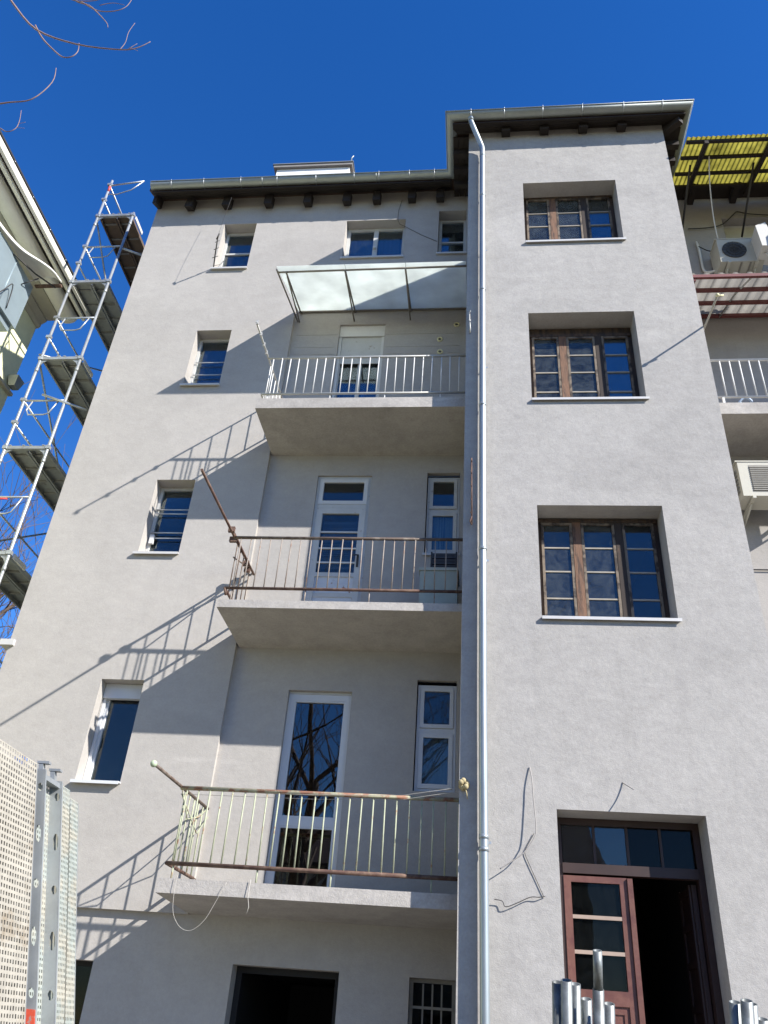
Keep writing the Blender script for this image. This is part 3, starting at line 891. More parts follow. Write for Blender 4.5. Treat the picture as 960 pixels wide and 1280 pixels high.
# middle
dm = MB()
dm.frame(DM[0] + .002, DM[1] - .002, DM[2] + .002, DM[3] - .002, 0.05, 9.44, 9.52)
dm.box(DM[0] + .05, DM[1] - .05, 9.43, 9.51, 7.895, 7.955)
dmo = dm.build("balcony_door", 'white_old', B)
tag(dmo, "old white balcony door with flaking bottom panel")
ts = MB().frame(-2.195, -1.505, 7.96, 8.385, 0.055, 9.425, 9.465).build("transom_sash", 'white', dmo)
pane(-2.14, -1.56, 8.015, 8.33, 9.45, dmo)
lf = MB()
lf.box(-2.195, -2.11, 9.425, 9.475, 6.04, 7.89)
lf.box(-1.59, -1.505, 9.425, 9.475, 6.04, 7.89)
lf.box(-2.11, -1.59, 9.425, 9.475, 7.80, 7.89)
lf.box(-2.11, -1.59, 9.425, 9.475, 6.80, 6.86)
lf.box(-2.11, -1.59, 9.425, 9.475, 6.04, 6.16)
lf.box(-2.11, -1.59, 9.435, 9.465, 6.50, 6.56)
lf.build("door_leaf", 'white_old', dmo)
for z0_, z1_ in ((6.16, 6.50), (6.56, 6.80)):
    MB().box(-2.11, -1.59, 9.445, 9.46, z0_, z1_).build("door_panel", mat("flaking_door_panel", (0.52, 0.54, 0.56), 0.6, var=0.08, col2=(0.26, 0.12, 0.055), mixscale=9, mixlo=0.60, mixhi=0.66), dmo)
pane(-2.11, -1.59, 6.86, 7.80, 9.45, dmo)
for z in (7.24, 7.50, 7.02):
    MB().box(-2.11, -1.59, 9.432, 9.448, z - .010, z + .010).build("glazing_bar", 'white', dmo)
MB().box(-1.565, -1.54, 9.40, 9.425, 6.95, 7.13).tube([(-1.552, 9.41, 7.1), (-1.552, 9.36, 7.1), (-1.62, 9.36, 7.095)], 0.009, 6).build("door_handle", 'black_steel', dmo)
room(DM, 9.521, dmo)
cu = MB(); cu.box(-2.10, -1.60, 9.56, 9.565, 6.9, 7.75); cu.build("curtain", 'dark_curtain', dmo)
def small_window(h, yf, z_mid, label, m, curt=None, y_up=None):
    x0, x1, z0, z1 = h
    mb = MB()
    mb.frame(x0 + .012, x1 - .004, z0 + .012, z1 - .05, 0.03, yf - .02, yf + .035)
    mb.box(x0 + .042, x1 - .034, yf - .018, yf + .03, z_mid - .03, z_mid + .03)
    w = mb.build("window", m, B)
    tag(w, label)
    us = MB().frame(x0 + .045, x1 - .037, z_mid + .032, z1 - .082, 0.045, yf - .035, yf + .01).build("upper_sash", m, w)
    pane(x0 + .09, x1 - .082, z_mid + .077, z1 - .127, yf - .012, w)
    ls = MB().frame(x0 + .045, x1 - .037, z0 + .044, z_mid - .032, 0.05, yf - .03, yf + .01).build("lower_sash", m, w)
    pane(x0 + .095, x1 - .087, z0 + .094, z_mid - .082, yf - .012, w)
    room(h, yf + .036, w)
    if curt:
        MB().box(x0 + .07, x1 - .06, yf + .06, yf + .065, z0 + .06, z_mid - .04).build("curtain", curt, w)
    return w
wm = small_window(NM, 9.48, 7.87, "small white window with blue striped curtain behind the middle railing", 'white_old', 'blue_curtain')
sill(NM[0] - .02, NM[1] + .01, NM[2] + .002, DR - .03, 9.47, wm)
wlo = small_window(NL, 9.47, 4.77, "small white plastic window behind the lowest balcony", 'pvc', 'curtain')
# lowest door
dl = MB()
dl.frame(DL[0] + .002, DL[1] - .002, DL[2] + .002, DL[3] - .03, 0.075, 9.47, 9.55)
dl.box(DL[0] + .077, DL[1] - .077, 9.472, 9.545, 3.635, 3.725)
dlo = dl.build("balcony_door", 'pvc', B)
tag(dlo, "tall white plastic balcony door mirroring a bare tree")
MB().box(DL[0] + .003, DL[1] - .003, 9.46, 9.50, DL[3] - .029, DL[3] - .002).build("door_head", 'white_old', dlo)
MB().frame(DL[0] + .077, DL[1] - .077, 3.726, DL[3] - .106, 0.02, 9.475, 9.52).build("glazing_bead", 'pvc', dlo)
MB().frame(DL[0] + .077, DL[1] - .077, DL[2] + .078, 3.634, 0.02, 9.475, 9.52).build("glazing_bead", 'pvc', dlo)
pane(DL[0] + .097, DL[1] - .097, 3.746, DL[3] - .126, 9.50, dlo, 'glass_door')
pane(DL[0] + .097, DL[1] - .097, DL[2] + .098, 3.614, 9.50, dlo, 'glass_door')
room(DL, 9.551, dlo)
# basement door and grilled window
bd = MB().frame(BD[0] + .002, BD[1] - .002, BD[2], BD[3] - .002, 0.06, 9.60, 9.68).build("basement_doorway", 'opening_shade', B)
tag(bd, "black open basement doorway under the lowest balcony")
room(BD, 9.681, bd, 3.0, m='opening_shade')
bw = MB().frame(BW[0] + .002, BW[1] - .002, BW[2] + .002, BW[3] - .002, 0.035, 9.49, 9.55).build("window", 'grille_bar', B)
tag(bw, "grilled basement window beside the stair tower")
for i in range(1, 4):
    x = BW[0] + .045 + i * (BW[1] - BW[0] - .09) / 4
    MB().box(x - .008, x + .008, 9.47, 9.485, BW[2] + .045, BW[3] - .045).build("guard_bar", 'grille_bar', bw)
for z in (1.98, 1.72, 1.45):
    MB().box(BW[0] + .03, BW[1] - .03, 9.455, 9.468, z - .012, z + .012).build("guard_bar", 'grille_bar', bw)
pane(BW[0] + .037, BW[1] - .037, BW[2] + .037, BW[3] - .037, 9.52, bw, 'glass_dim')
room(BW, 9.552, bw, 2.0, m='opening_shade')

# ---- stair tower windows
def tower_window(h, label, sheets=()):
    x0, x1, z0, z1 = h
    yf = 8.49
    zt = z0 + 1.465
    mb = MB()
    mb.frame(x0 + .003, x1 - .003, z0 + .003, zt - .0, 0.055, yf - .02, yf + .06)
    if z1 > zt + 0.01:
        mb.box(x0 + .003, x1 - .003, yf - .01, yf + .05, zt, z1 - .002)
    w = mb.build("window", 'brown', B)
    tag(w, label)
    k = 0
    for xa, xb in ((1.165, 1.262), (1.66, 1.745)):
        MB().box(xa, xb, yf - .048, yf + .04, z0 + .05, zt - .06).build("window_post", 'post' if k == 0 else 'dark_post', w)
        k += 1
    MB().box(x0 + .02, x1 - .02, yf - .05, yf - .022, zt - .06, zt - .012).build("head_strip", 'brown', w)
    for j, (xa, xb) in enumerate(((x0 + .058, 1.163), (1.264, 1.658), (1.747, x1 - .058))):
        sa = MB().frame(xa + .002, xb - .002, z0 + .058, zt - .063, 0.030, yf - .045, yf + .0).build("sash", 'sash', w)
        zs_ = [z0 + .088, z0 + .385, z0 + .735, z0 + 1.055, zt - .093]
        for i in range(4):
            pane(xa + .032, xb - .032, zs_[i] + (.009 if i else 0), zs_[i + 1] - (.009 if i < 3 else 0), yf - .024, w, 'glass_old' if j < 2 else 'glass')
            if i:
                MB().box(xa + .032, xb - .032, yf - .036, yf - .008, zs_[i] - .0085, zs_[i] + .0085).build("glazing_bar", 'bar_pale', w)
        if j in sheets:
            s_ = MB()
            vs, fs = [], []
            nx_, nz_ = 16, 20
            for a in range(nx_ + 1):
                for b in range(nz_ + 1):
                    u, v = a / nx_, b / nz_
                    vs.append((xa + (xb - xa) * u, yf + .05 + .03 * math.sin(u * 9 + v * 6 + j) * math.sin(v * 8 + u * 3) + .01 * math.sin(31 * u + 17 * v), z0 + .06 + 1.0 * v))
            for a in range(nx_):
                for b in range(nz_):
                    q = a * (nz_ + 1) + b
                    fs.append((q, q + nz_ + 1, q + nz_ + 2, q + 1))
            s_.add(vs, fs, True)
            s_.build("plastic_sheet", 'plastic', w)
    room((x0, x1, z0, z1), yf + .061, w, 2.5)
    sill(x0 - .0, x1 + .03, z0 + .004, DT - .035, yf - .021, w)
    return w
tower_window(T1, "top stair window with cloudy plastic behind its panes", (0, 1))
tower_window(T2, "second stair window from the top with brown posts")
tower_window(T3, "lowest and largest stair window above the entrance", ())
# entrance door
yf = 8.50
x0, x1, z0, z1 = T4
df = MB()
df.frame(x0 + .003, x1 - .003, z0 - .02, z1 - .003, 0.06, yf - .02, yf + .08)
df.box(x0 + .06, x1 - .06, yf - .035, yf + .06, 3.125, 3.215)
door = df.build("entrance_door", 'red_dark', B)
tag(door, "red brown double entrance door with one leaf standing open")
for i in range(1, 4):
    x = x0 + .06 + i * (x1 - x0 - .12) / 4
    MB().box(x - .012, x + .012, yf - .015, yf + .03, 3.216, z1 - .064).build("glazing_bar", 'red_dark', door)
for i in range(4):
    w_ = (x1 - x0 - .12) / 4
    pane(x0 + .06 + i * w_ + .012, x0 + .06 + (i + 1) * w_ - .012, 3.216, z1 - .064, yf + .005, door, 'glass_dim' if i > 1 else 'glass')
lf = MB()
lf.box(.858, .925, yf - .03, yf + .015, 1.0, 3.105)
lf.box(1.372, 1.44, yf - .03, yf + .015, 1.0, 3.105)
lf.box(.925, 1.372, yf - .03, yf + .015, 3.05, 3.105)
lf.box(.925, 1.372, yf - .03, yf + .015, 2.06, 2.175)
lf.box(.925, 1.372, yf - .03, yf + .015, 1.0, 1.15)
leaf = lf.build("door_leaf", 'red_door', door)
for z in (2.755, 2.467):
    MB().box(.925, 1.372, yf - .028, yf + .008, z - .016, z + .016).build("glazing_bar", mat("pale_worn_bar", (0.33, 0.25, 0.2), 0.6, var=0.2), door)
for a, b in ((2.175, 2.451), (2.483, 2.739), (2.771, 3.05)):
    pane(.925, 1.372, a, b, yf - .006, door, 'glass_dim')
MB().box(.925, 1.372, yf - .016, yf + .005, 1.15, 2.06).build("door_panel", 'red_door', door)
MB().frame(.955, 1.342, 1.19, 2.02, .02, yf - .026, yf - .017).build("panel_moulding", 'red_door', door)
MB().box(1.443, 1.49, yf - .05, yf + .03, 1.0, 3.10).build("meeting_stile", 'red_door', door)
ol = MB()
ol.box(2.05, 2.095, yf + .09, yf + .62, 1.0, 3.10)
ol.box(2.03, 2.049, yf + .12, yf + .18, 1.0, 3.1)
ol.box(2.03, 2.049, yf + .52, yf + .58, 1.0, 3.1)
for z in (1.5, 2.1, 2.45, 2.76, 3.05):
    ol.box(2.032, 2.049, yf + .18, yf + .52, z - .03, z + .03)
ol.build("open_leaf", 'red_dark', door)
room(T4, yf + .081, door, 3.5, m='room')
stp = MB()
for i in range(5):
    stp.box(0.6 - .0, 2.4, 7.05 - i * 0.30 + 0.0, 7.35 - i * .30 if i else DT - .002, -.05, 0.96 - i * 0.19)
stp.build("entrance_steps", 'concrete', B)

# ---- fittings on the walls
# rusty clothesline racks on the tower edge
rk = MB().tube([(-0.04, 8.10, 7.76), (-0.036, 8.10, 7.30), (-0.03, 8.10, 6.80)], 0.010, 6)
for z in (7.70, 7.52, 7.33, 7.12, 6.93, 6.84):
    rk.tube([(-0.035, 8.17, z), (-0.035, 8.09, z), (-0.045, 8.07, z + .02)], 0.006, 5)
rk.tube([(-0.03, 8.09, 6.90), (-0.05, 8.07, 6.82), (-0.03, 8.09, 6.78)], 0.008, 5)
rk.build("clothesline_rack", 'rust_red', B)
rk = MB().tube([(-0.086, 8.11, 10.33), (-0.085, 8.11, 10.17), (-0.078, 8.10, 10.08), (-0.072, 8.10, 9.92)], 0.009, 6)
for z in (10.30, 10.12, 9.97):
    rk.tube([(-0.08, 8.17, z), (-0.08, 8.08, z), (-0.07, 8.07, z + .02)], 0.006, 5)
rk.build("clothesline_rack", 'steel_rail', B)
# antenna arm by the topmost window, with its hanging wire
an = MB().tube([(-4.60, D, 12.90), (-4.54, 9.16, 12.98), (-4.44, 8.88, 13.14)], 0.011, 6)
for (u, s_) in ((0.35, .05), (0.62, .04), (0.85, .035)):
    p_ = Vector((-4.60, D, 12.90)).lerp(Vector((-4.44, 8.88, 13.14)), u)
    an.tube([(p_.x - s_, p_.y, p_.z - .02), (p_.x + s_, p_.y, p_.z + .03)], 0.006, 5)
an.tube([(-4.46, 8.90, 13.10), (-4.42, 8.86, 13.20)], 0.014, 6)
an.build("antenna_arm", 'black_steel', B)
MB().tube([(-4.44, 8.88, 13.14), (-4.45, 8.92, 13.6), (-4.44, 9.0, 14.4)], 0.0025, 4).build("hanging_wire", 'black_cable', B)
MB().tube([(-4.58, 9.32, 12.93), (-4.50, 9.36, 13.0), (-4.53, 9.5, 13.25), (-4.5, 9.55, 13.4)], 0.004, 5).build("hanging_wire", 'black_cable', B)
# cable across the top floor wall
MB().tube([(-1.35, 9.33, 14.60), (-1.40, 9.335, 14.30), (-1.40, 9.335, 14.05), (-1.36, 9.335, 13.92), (-1.28, 9.33, 13.86), (-0.95, 9.335, 13.60), (-0.68, 9.335, 13.42)], 0.004, 5).build("wall_cable", 'black_cable', B)
# horizontal service lines on the recessed wall by the upper balcony
for z in (11.26, 10.98, 10.83):
    MB().tube([(-2.92, DR - .002, z), (-2.25, DR - .002, z)], 0.003, 4).build("wall_cable", 'grey_cable', B)
    MB().tube([(-1.43, DR - .002, z - .01), (-0.25, DR - .002, z - .01)], 0.003, 4).build("wall_cable", 'grey_cable', B)
# loose cables on the tower beside the entrance
MB().tube(smooth_path([(.553, 8.160, 4.02), (.570, 8.125, 3.88), (.578, 8.11, 3.68), (.590, 8.085, 3.42), (.555, 8.08, 3.32), (.47, 8.08, 3.21), (.36, 8.08, 3.13), (.25, 8.085, 3.06)]), 0.0055, 6).build("loose_cable", 'render_cable', B)
MB().tube(smooth_path([(.575, 8.155, 3.40), (.50, 8.157, 3.27), (.485, 8.157, 3.22), (.52, 8.157, 3.13), (.57, 8.158, 3.02), (.625, 8.158, 2.90), (.642, 8.16, 2.858)]), 0.003, 5).build("loose_cable", 'black_cable', B)
MB().tube(smooth_path([(.655, 8.155, 2.862), (.60, 8.14, 2.85), (.52, 8.14, 2.845), (.40, 8.135, 2.79), (.30, 8.135, 2.755), (.27, 8.135, 2.80), (.20, 8.13, 2.81)]), 0.0042, 6).build("loose_cable", 'black_cable', B)
MB().tube(smooth_path([(1.432, 8.165, 3.908), (1.462, 8.13, 3.875), (1.49, 8.085, 3.84), (1.505, 8.035, 3.81)]), 0.0055, 6).build("loose_cable", 'render_cable', B)
# stone ledge at the building's left edge
MB().box(-6.12, -5.93, 9.30, 9.9, 5.66, 5.74).build("stone_ledge", 'sill', B)

# box and crate on the middle balcony
sb = MB().box(-0.66, -0.2, 8.78, 9.20, 5.98, 6.60)
sbo = empty("storage_box", (-0.43, 8.99, 5.945)); tag(sbo, "greenish metal box on the middle balcony floor beside the stair tower", "box")
MB().box(-0.66, -0.2, 8.80, 9.20, 5.98, 6.56).build("body", mat("pale_green_metal", (0.34, 0.38, 0.33), 0.6, var=0.15), sbo)
MB().box(-0.675, -0.185, 8.785, 9.215, 6.562, 6.60).build("lid", mat("pale_green_metal_lid", (0.38, 0.41, 0.36), 0.6, var=0.15), sbo)
for x in (-0.62, -0.24):
    MB().box(x - .03, x + .03, 8.82, 9.18, 5.945, 5.979).build("foot", 'black_steel', sbo)
cr = empty("dark_crate", (-0.38, 9.0, 6.602)); tag(cr, "small dark slatted crate standing on the greenish box", "crate")
for z in (6.605, 6.69, 6.775):
    MB().frame(-0.53, -0.22, z, z + .07, .02, 8.86, 8.88).build("slat", 'grille', cr)
    MB().box(-0.53, -0.22, 8.862, 9.14, z + .01, z + .055).build("slat", 'black_steel', cr)
MB().box(-0.54, -0.52, 8.85, 8.87, 6.602, 6.86).box(-0.23, -0.21, 8.85, 8.87, 6.602, 6.86).build("post", 'black_steel', cr)

# ================================================================== RIGHT NEIGHBOUR
Nb = empty("neighbour_building", (6, 9.5, 0))
tag(Nb, "grey neighbouring building right of the stair tower with awnings and white balcony railing", "building")
YN = 9.50
nw = MB()
NH = (4.22, 6.2, 12.85, 14.0); ND = (4.52, 5.5, 9.1, 11.0); NH2 = (4.6, 6.0, 3.4, 5.0)
wall_sheet(nw, YN, 3.053, 11.0, -.3, 14.6, [NH, ND, NH2])
for h in (NH, ND, NH2):
    reveal(nw, YN, h, YN + .22)
nw.quad((11, YN, -.3), (11, 18, -.3), (11, 18, 14.6), (11, YN, 14.6))
nw.quad((3.053, 18, -.3), (3.053, 18, 14.6), (11, 18, 14.6), (11, 18, -.3))
nw.build("wall", 'neigh', Nb)
w = MB().frame(NH[0] + .003, NH[1] - .003, NH[2] + .003, NH[3] - .003, .07, YN + .16, YN + .22).box(5.15, 5.23, YN + .165, YN + .215, NH[2] + .07, NH[3] - .07).build("window", 'white_old', Nb)
MB().box(NH[0] + .07, NH[1] - .07, YN + .15, YN + .157, 13.55, 13.93).build("shutter", 'ac', w)
pane(NH[0] + .07, NH[1] - .07, NH[2] + .07, NH[3] - .07, YN + .19, w); room(NH, YN + .221, w)
w = MB().frame(ND[0] + .003, ND[1] - .003, ND[2] + .003, ND[3] - .003, .08, YN + .16, YN + .22).build("balcony_door", 'white', Nb)
MB().box(ND[0] + .083, ND[1] - .083, YN + .15, YN + .2, 10.62, 10.91).build("green_panel", mat("pale_green_shutter", (0.30, 0.42, 0.33), 0.6, var=.1), w)
pane(ND[0] + .083, ND[1] - .083, ND[2] + .083, 10.61, YN + .19, w); room(ND, YN + .221, w)
w = MB().frame(NH2[0] + .003, NH2[1] - .003, NH2[2] + .003, NH2[3] - .003, .08, YN + .16, YN + .22).build("window", 'white', Nb)
pane(NH2[0] + .083, NH2[1] - .083, NH2[2] + .083, NH2[3] - .083, YN + .19, w); room(NH2, YN + .221, w)
sill(NH[0] - .02, NH[1], NH[2] + .002, YN - .04, YN + .15, Nb)
# roof and eave
nr = MB()
slope_sheet(nr, [(3.42, 9.02, 14.80), (11.3, 9.02, 14.80), (11.3, 13.6, 16.45), (3.42, 13.6, 16.45)])
slope_sheet(nr, [(3.1, 13.6, 16.452), (11.3, 13.6, 16.452), (11.3, 18.4, 14.75), (3.1, 18.4, 14.75)])
nro = nr.build("roof", 'roof', Nb)
MB().box(3.42, 11.2, 9.05, YN - .003, 14.55, 14.60).build("soffit_board", 'wood', nro)
for i in range(8):
    x = 3.75 + i * 0.72
    MB().box(x - .05, x + .05, 9.08, YN - .003, 14.40, 14.548).build("rafter", 'wood', nro)
# yellow corrugated awning extending the eave
def corrugated(x0, x1, y0, z0, y1, z1, pitch, amp, name, m, parent, round_=True):
    mb = MB()
    vs, fs = [], []
    k = int((x1 - x0) / pitch * 8)
    ny = 2
    for i in range(k + 1):
        x = x0 + (x1 - x0) * i / k
        ph = (x - x0) / pitch * 2 * math.pi
        dz = amp * math.sin(ph) if round_ else amp * max(-.35, min(1, 2.2 * math.sin(ph) - .6))
        for t_ in (0, 1):
            vs.append((x, y0 + (y1 - y0) * t_, z0 + (z1 - z0) * t_ + dz))
    for i in range(k):
        fs.append((2 * i, 2 * i + 2, 2 * i + 3, 2 * i + 1))
    mb.add(vs, fs, True)
    return mb.build(name, m, parent)
ya = corrugated(3.33, 8.0, 7.97, 14.05, 9.16, 14.44, 0.076, 0.012, "yellow_awning", 'yellow_sheet', Nb)
tag(ya, "yellow translucent corrugated awning along the neighbour's eave")
for t_ in (0.06, 0.36, 0.68, 0.95):
    y = 7.97 + 1.19 * t_; z = 14.05 + .39 * t_ - .045
    MB().box(3.33, 8.0, y - .025, y + .025, z - .03, z + .012).build("purlin", 'wood', ya)
for x in (3.62, 4.62, 5.62, 6.62):
    MB().hexa([(x - .03, 7.99, 13.905), (x + .03, 7.99, 13.905), (x + .03, 9.3, 14.33), (x - .03, 9.3, 14.33), (x - .03, 7.99, 13.975), (x + .03, 7.99, 13.975), (x + .03, 9.3, 14.405), (x - .03, 9.3, 14.405)]).build("awning_rafter", 'wood', ya)
    MB().tube([(x - .12, 8.5, 14.10), (x - .14, YN, 13.50)], 0.018, 6).build("awning_brace", 'black_steel', ya)
# red framed awning above the balcony
ra = corrugated(3.07, 8.0, 8.36, 11.29, YN - .01, 11.62, 0.20, 0.022, "red_framed_awning", 'grey_sheet', Nb, False)
tag(ra, "grey corrugated awning on dark red steel frame over the neighbour's balcony")
for t_ in (0.02, 0.33, 0.64, 0.97):
    y = 8.36 + 1.12 * t_; z = 11.29 + .33 * t_ - .042
    MB().box(3.07, 8.0, y - .022, y + .022, z - .03, z + .025).build("purlin", 'red_steel', ra)
for x in (3.14, 4.75, 6.4):
    MB().hexa([(x - .025, 8.38, 11.18), (x + .025, 8.38, 11.18), (x + .025, YN, 11.51), (x - .025, YN, 11.51), (x - .025, 8.38, 11.22), (x + .025, 8.38, 11.22), (x + .025, YN, 11.55), (x - .025, YN, 11.55)]).build("awning_rafter", 'red_steel', ra)
MB().tube([(3.95, 8.40, 11.24), (3.86, 8.9, 11.42), (3.80, YN, 11.56)], 0.014, 6).build("awning_brace", 'steel_rail', ra)
# balcony
nb = MB().hexa([(3.08, 8.62, 8.88), (8, 8.62, 8.88), (8, YN + .05, 8.84), (3.08, YN + .05, 8.84), (3.08, 8.62, 9.07), (8, 8.62, 9.07), (8, YN + .05, 9.08), (3.08, YN + .05, 9.08)]).build("balcony", 'slab', Nb)
tag(nb, "neighbour's balcony with white tube railing")
MB().tube([(3.10, 8.66, 9.87), (8, 8.66, 9.87)], 0.018, 8).build("top_rail", 'white', nb)
MB().tube([(3.10, 8.66, 9.20), (8, 8.66, 9.20)], 0.016, 8).build("bottom_rail", 'white', nb)
b0 = MB().tube([(3.22, 8.66, 9.20), (3.22, 8.66, 9.87)], 0.010, 6).build("baluster", 'white', nb)
for i in range(1, 37):
    again(b0, (i * .13, 0, 0), nb)
for x in (3.3, 4.3, 5.3):
    MB().box(x - .015, x + .015, 8.645, 8.675, 9.07, 9.185).build("baluster_foot", 'white', nb)
arm = MB().tube([(3.11, 7.63, 10.05), (3.10, 7.9, 10.05), (3.075, 8.24, 10.05), (3.085, 8.7, 10.04), (3.10, YN + .02, 10.02)], 0.014, 6).build("clothesline_arm", 'ac', nb)
MB().sphere((3.11, 7.64, 10.05), 0.026, 6).build("arm_knob", 'vent', nb)
MB().tube([(3.12, 7.66, 10.06), (3.20, 7.68, 10.09)], 0.012, 6).build("arm_knob", 'vent', nb)
# conduits on the neighbour's wall
MB().tube(smooth_path([(3.70, 9.46, 13.35), (3.72, 9.46, 13.2), (3.72, 9.46, 12.9), (3.72, 9.45, 12.66), (3.76, 9.43, 12.56), (3.86, 9.38, 12.53), (4.0, 9.3, 12.53)]), 0.022, 8).build("conduit", 'white_cable', Nb)
MB().tube(smooth_path([(3.72, 9.44, 13.22), (3.85, 9.4, 13.05), (4.0, 9.3, 12.92)]), 0.009, 6).build("conduit", 'black_cable', Nb)
MB().tube(smooth_path([(3.74, 8.3, 14.02), (3.78, 8.6, 13.75), (3.86, 8.95, 13.35), (3.92, 9.12, 12.98)]), 0.010, 6).build("conduit", 'white_cable', Nb)
MB().tube(smooth_path([(3.62, 9.47, 13.72), (3.95, 9.46, 13.72), (4.2, 9.46, 13.80), (4.42, 9.46, 14.05), (4.50, 9.46, 14.12), (4.7, 9.46, 14.05), (5.2, 9.46, 13.98)]), 0.010, 6).build("conduit", 'black_cable', Nb)
MB().tube([(3.5, 9.48, 7.02), (5.5, 9.48, 7.02)], 0.008, 6).build("conduit", 'black_cable', Nb)
MB().tube([(3.88, 9.48, 7.02), (3.90, 9.48, 4.0)], 0.008, 6).build("conduit", 'black_cable', Nb)

# air conditioners
def ac_unit(name, x0, x1, y0, y1, z0, z1, label, m, fan_r, fan_x, fan_z, louvre):
    e = empty(name, ((x0 + x1) / 2, (y0 + y1) / 2, z0)); tag(e, label, "air conditioner")
    mb = MB()
    c_ = .02
    mb.hexa([(x0 + c_, y0, z0), (x1 - c_, y0, z0), (x1, y1, z0), (x0, y1, z0), (x0 + c_, y0, z1), (x1 - c_, y0, z1), (x1, y1, z1), (x0, y1, z1)])
    mb.build("casing", m, e)
    MB().box(x0 - .006, x1 + .006, y0 - .008, y1 + .004, z1 + .002, z1 + .02).build("casing_top", m, e)
    if louvre:
        k = 12
        for i in range(k):
            z = z0 + .08 + i * (z1 - z0 - .14) / k
            MB().box(x0 + .16, x1 - .03, y0 - .012, y0 - .002, z, z + (z1 - z0 - .14) / k * .55).build("louvre", 'grille_tan', e)
        MB().box(x0 + .15, x1 - .02, y0 - .0018, y0 - .001, z0 + .06, z1 - .05).build("fan_recess", 'grille_tan', e)
        for i in range(6):
            z = z0 + .1 + i * (z1 - z0 - .16) / 6
            MB().box(x0 - .008, x0 - .001, y0 + .06, y1 - .04, z, z + .03).build("louvre", 'grille_tan', e)
    else:
        MB().tube([(fan_x, y0 - .001, fan_z), (fan_x, y0 - .006, fan_z)], fan_r, 24).build("fan_recess", 'grille', e)
        for r in (.35, .65, 1.0):
            g_ = MB()
            g_.tube([(fan_x + fan_r * r * math.cos(2 * math.pi * i / 24), y0 - .014, fan_z + fan_r * r * math.sin(2 * math.pi * i / 24)) for i in range(25)], 0.004, 5, cap=False)
            g_.build("fan_guard", 'black_steel', e)
        for i in range(8):
            a = math.pi * i / 8
            MB().tube([(fan_x - fan_r * math.cos(a), y0 - .013, fan_z - fan_r * math.sin(a)), (fan_x + fan_r * math.cos(a), y0 - .013, fan_z + fan_r * math.sin(a))], 0.003, 4).build("fan_guard", 'black_steel', e)
        for x in (x0 + .12, x0 + .34, x0 + .48):
            MB().box(x - .012, x + .012, y0 + .02, y1 - .02, z0 - .012, z0 - .001).build("base_rail", 'grille_tan', e)
    for x in (x0 + .14, x1 - .14):
        MB().box(x - .02, x + .02, y0 - .03, YN, z0 - .05, z0 - .014).tube([(x, y0 + .10, z0 - .05), (x, YN, z0 - .16)], 0.014, 6).build("bracket", m, e)
    return e
ac_unit("air_conditioner", 3.86, 4.56, 9.10, 9.42, 12.42, 12.95, "cream air conditioner with round dark fan above the red framed awning", 'ac', .185, 4.12, 12.69, False)
ac_unit("air_conditioner", 3.38, 4.16, 8.92, 9.25, 7.78, 8.31, "louvred cream air conditioner on the wall below the neighbour's balcony", 'ac', .2, 3.8, 8.0, True)
e = empty("metal_cover", (4.72, 8.95, 12.25)); tag(e, "folded white sheet metal cover beside the cream air conditioner", "cover")
MB().hexa([(4.42, 8.80, 12.42), (4.66, 8.80, 12.40), (4.70, 9.2, 12.42), (4.44, 9.2, 12.44), (4.40, 8.80, 12.90), (4.56, 8.80, 12.97), (4.60, 9.2, 12.97), (4.42, 9.2, 12.9)]).build("side_sheet", 'ac_white', e)
MB().hexa([(4.62, 8.72, 12.44), (4.95, 8.72, 12.42), (4.95, 8.75, 12.42), (4.62, 8.75, 12.44), (4.64, 8.72, 12.72), (4.86, 8.72, 12.93), (4.86, 8.75, 12.93), (4.64, 8.75, 12.72)]).build("front_sheet", 'ac_white', e)
MB().tube([(4.50, 8.95, 12.42), (4.55, 8.9, 12.30), (4.9, 8.7, 12.38)], 0.016, 6).build("strut", 'ac_white', e)
# things left on the neighbour's balcony
tag(MB().tube(smooth_path([(3.50, 8.80, 9.12), (3.54, 8.76, 9.20), (3.62, 8.74, 9.26), (3.70, 8.76, 9.20), (3.66, 8.80, 9.12), (3.55, 8.80, 9.10), (3.48, 8.84, 9.14), (3.58, 8.82, 9.24)]), 0.016, 8).build("coiled_hose", mat("pale_blue_hose", (0.35, 0.45, 0.58), .5)), "pale blue hose coiled on the neighbour's balcony behind its railing", "hose")
sk = MB()
sk.tube([(3.78, 8.86, 9.14), (3.95, 8.86, 9.17), (4.2, 8.86, 9.19), (4.5, 8.86, 9.16), (4.62, 8.86, 9.12)], [.03, .07, .09, .08, .03], 10)
tag(sk.build("plastic_sack", 'ac_white'), "white plastic sack lying on the neighbour's balcony", "sack")

# ================================================================== LEFT HOUSE
H = empty("yellow_house", (-10.5, 7.0, 0))
tag(H, "pale yellow house at the left edge with a deep moulded eave", "house")
XW, YF = -9.02, 11.30
hw = MB()
WH = (6.2, 7.4, 6.0, 7.6)
HY = 5.5
hw.quad((XW, HY, -.3), (XW, YF, -.3), (XW, YF, 13.75), (XW, HY, 13.75))
hw.quad((XW, YF, -.3), (-15, YF, -.3), (-15, YF, 13.75), (XW, YF, 13.75))
hw.quad((XW, HY, -.3), (XW, HY, 13.75), (-15, HY, 13.75), (-15, HY, -.3))
hw.quad((-15, HY, -.3), (-15, HY, 13.75), (-15, YF, 13.75), (-15, YF, -.3))
hw.build("wall", 'yellow', H)
def along_y(prof, name, m, y0=5.2, y1=YF + .02, parent=H):
    mb = MB()
    k = len(prof)
    vs = [(q[0], y, q[1]) for y in (y0, y1) for q in prof]
    fs = [(j, (j + 1) % k, k + (j + 1) % k, k + j) for j in range(k)]
    fs += [tuple(reversed(range(k))), tuple(range(k, 2 * k))]
    mb.add(vs, fs)
    return mb.build(name, m, parent)
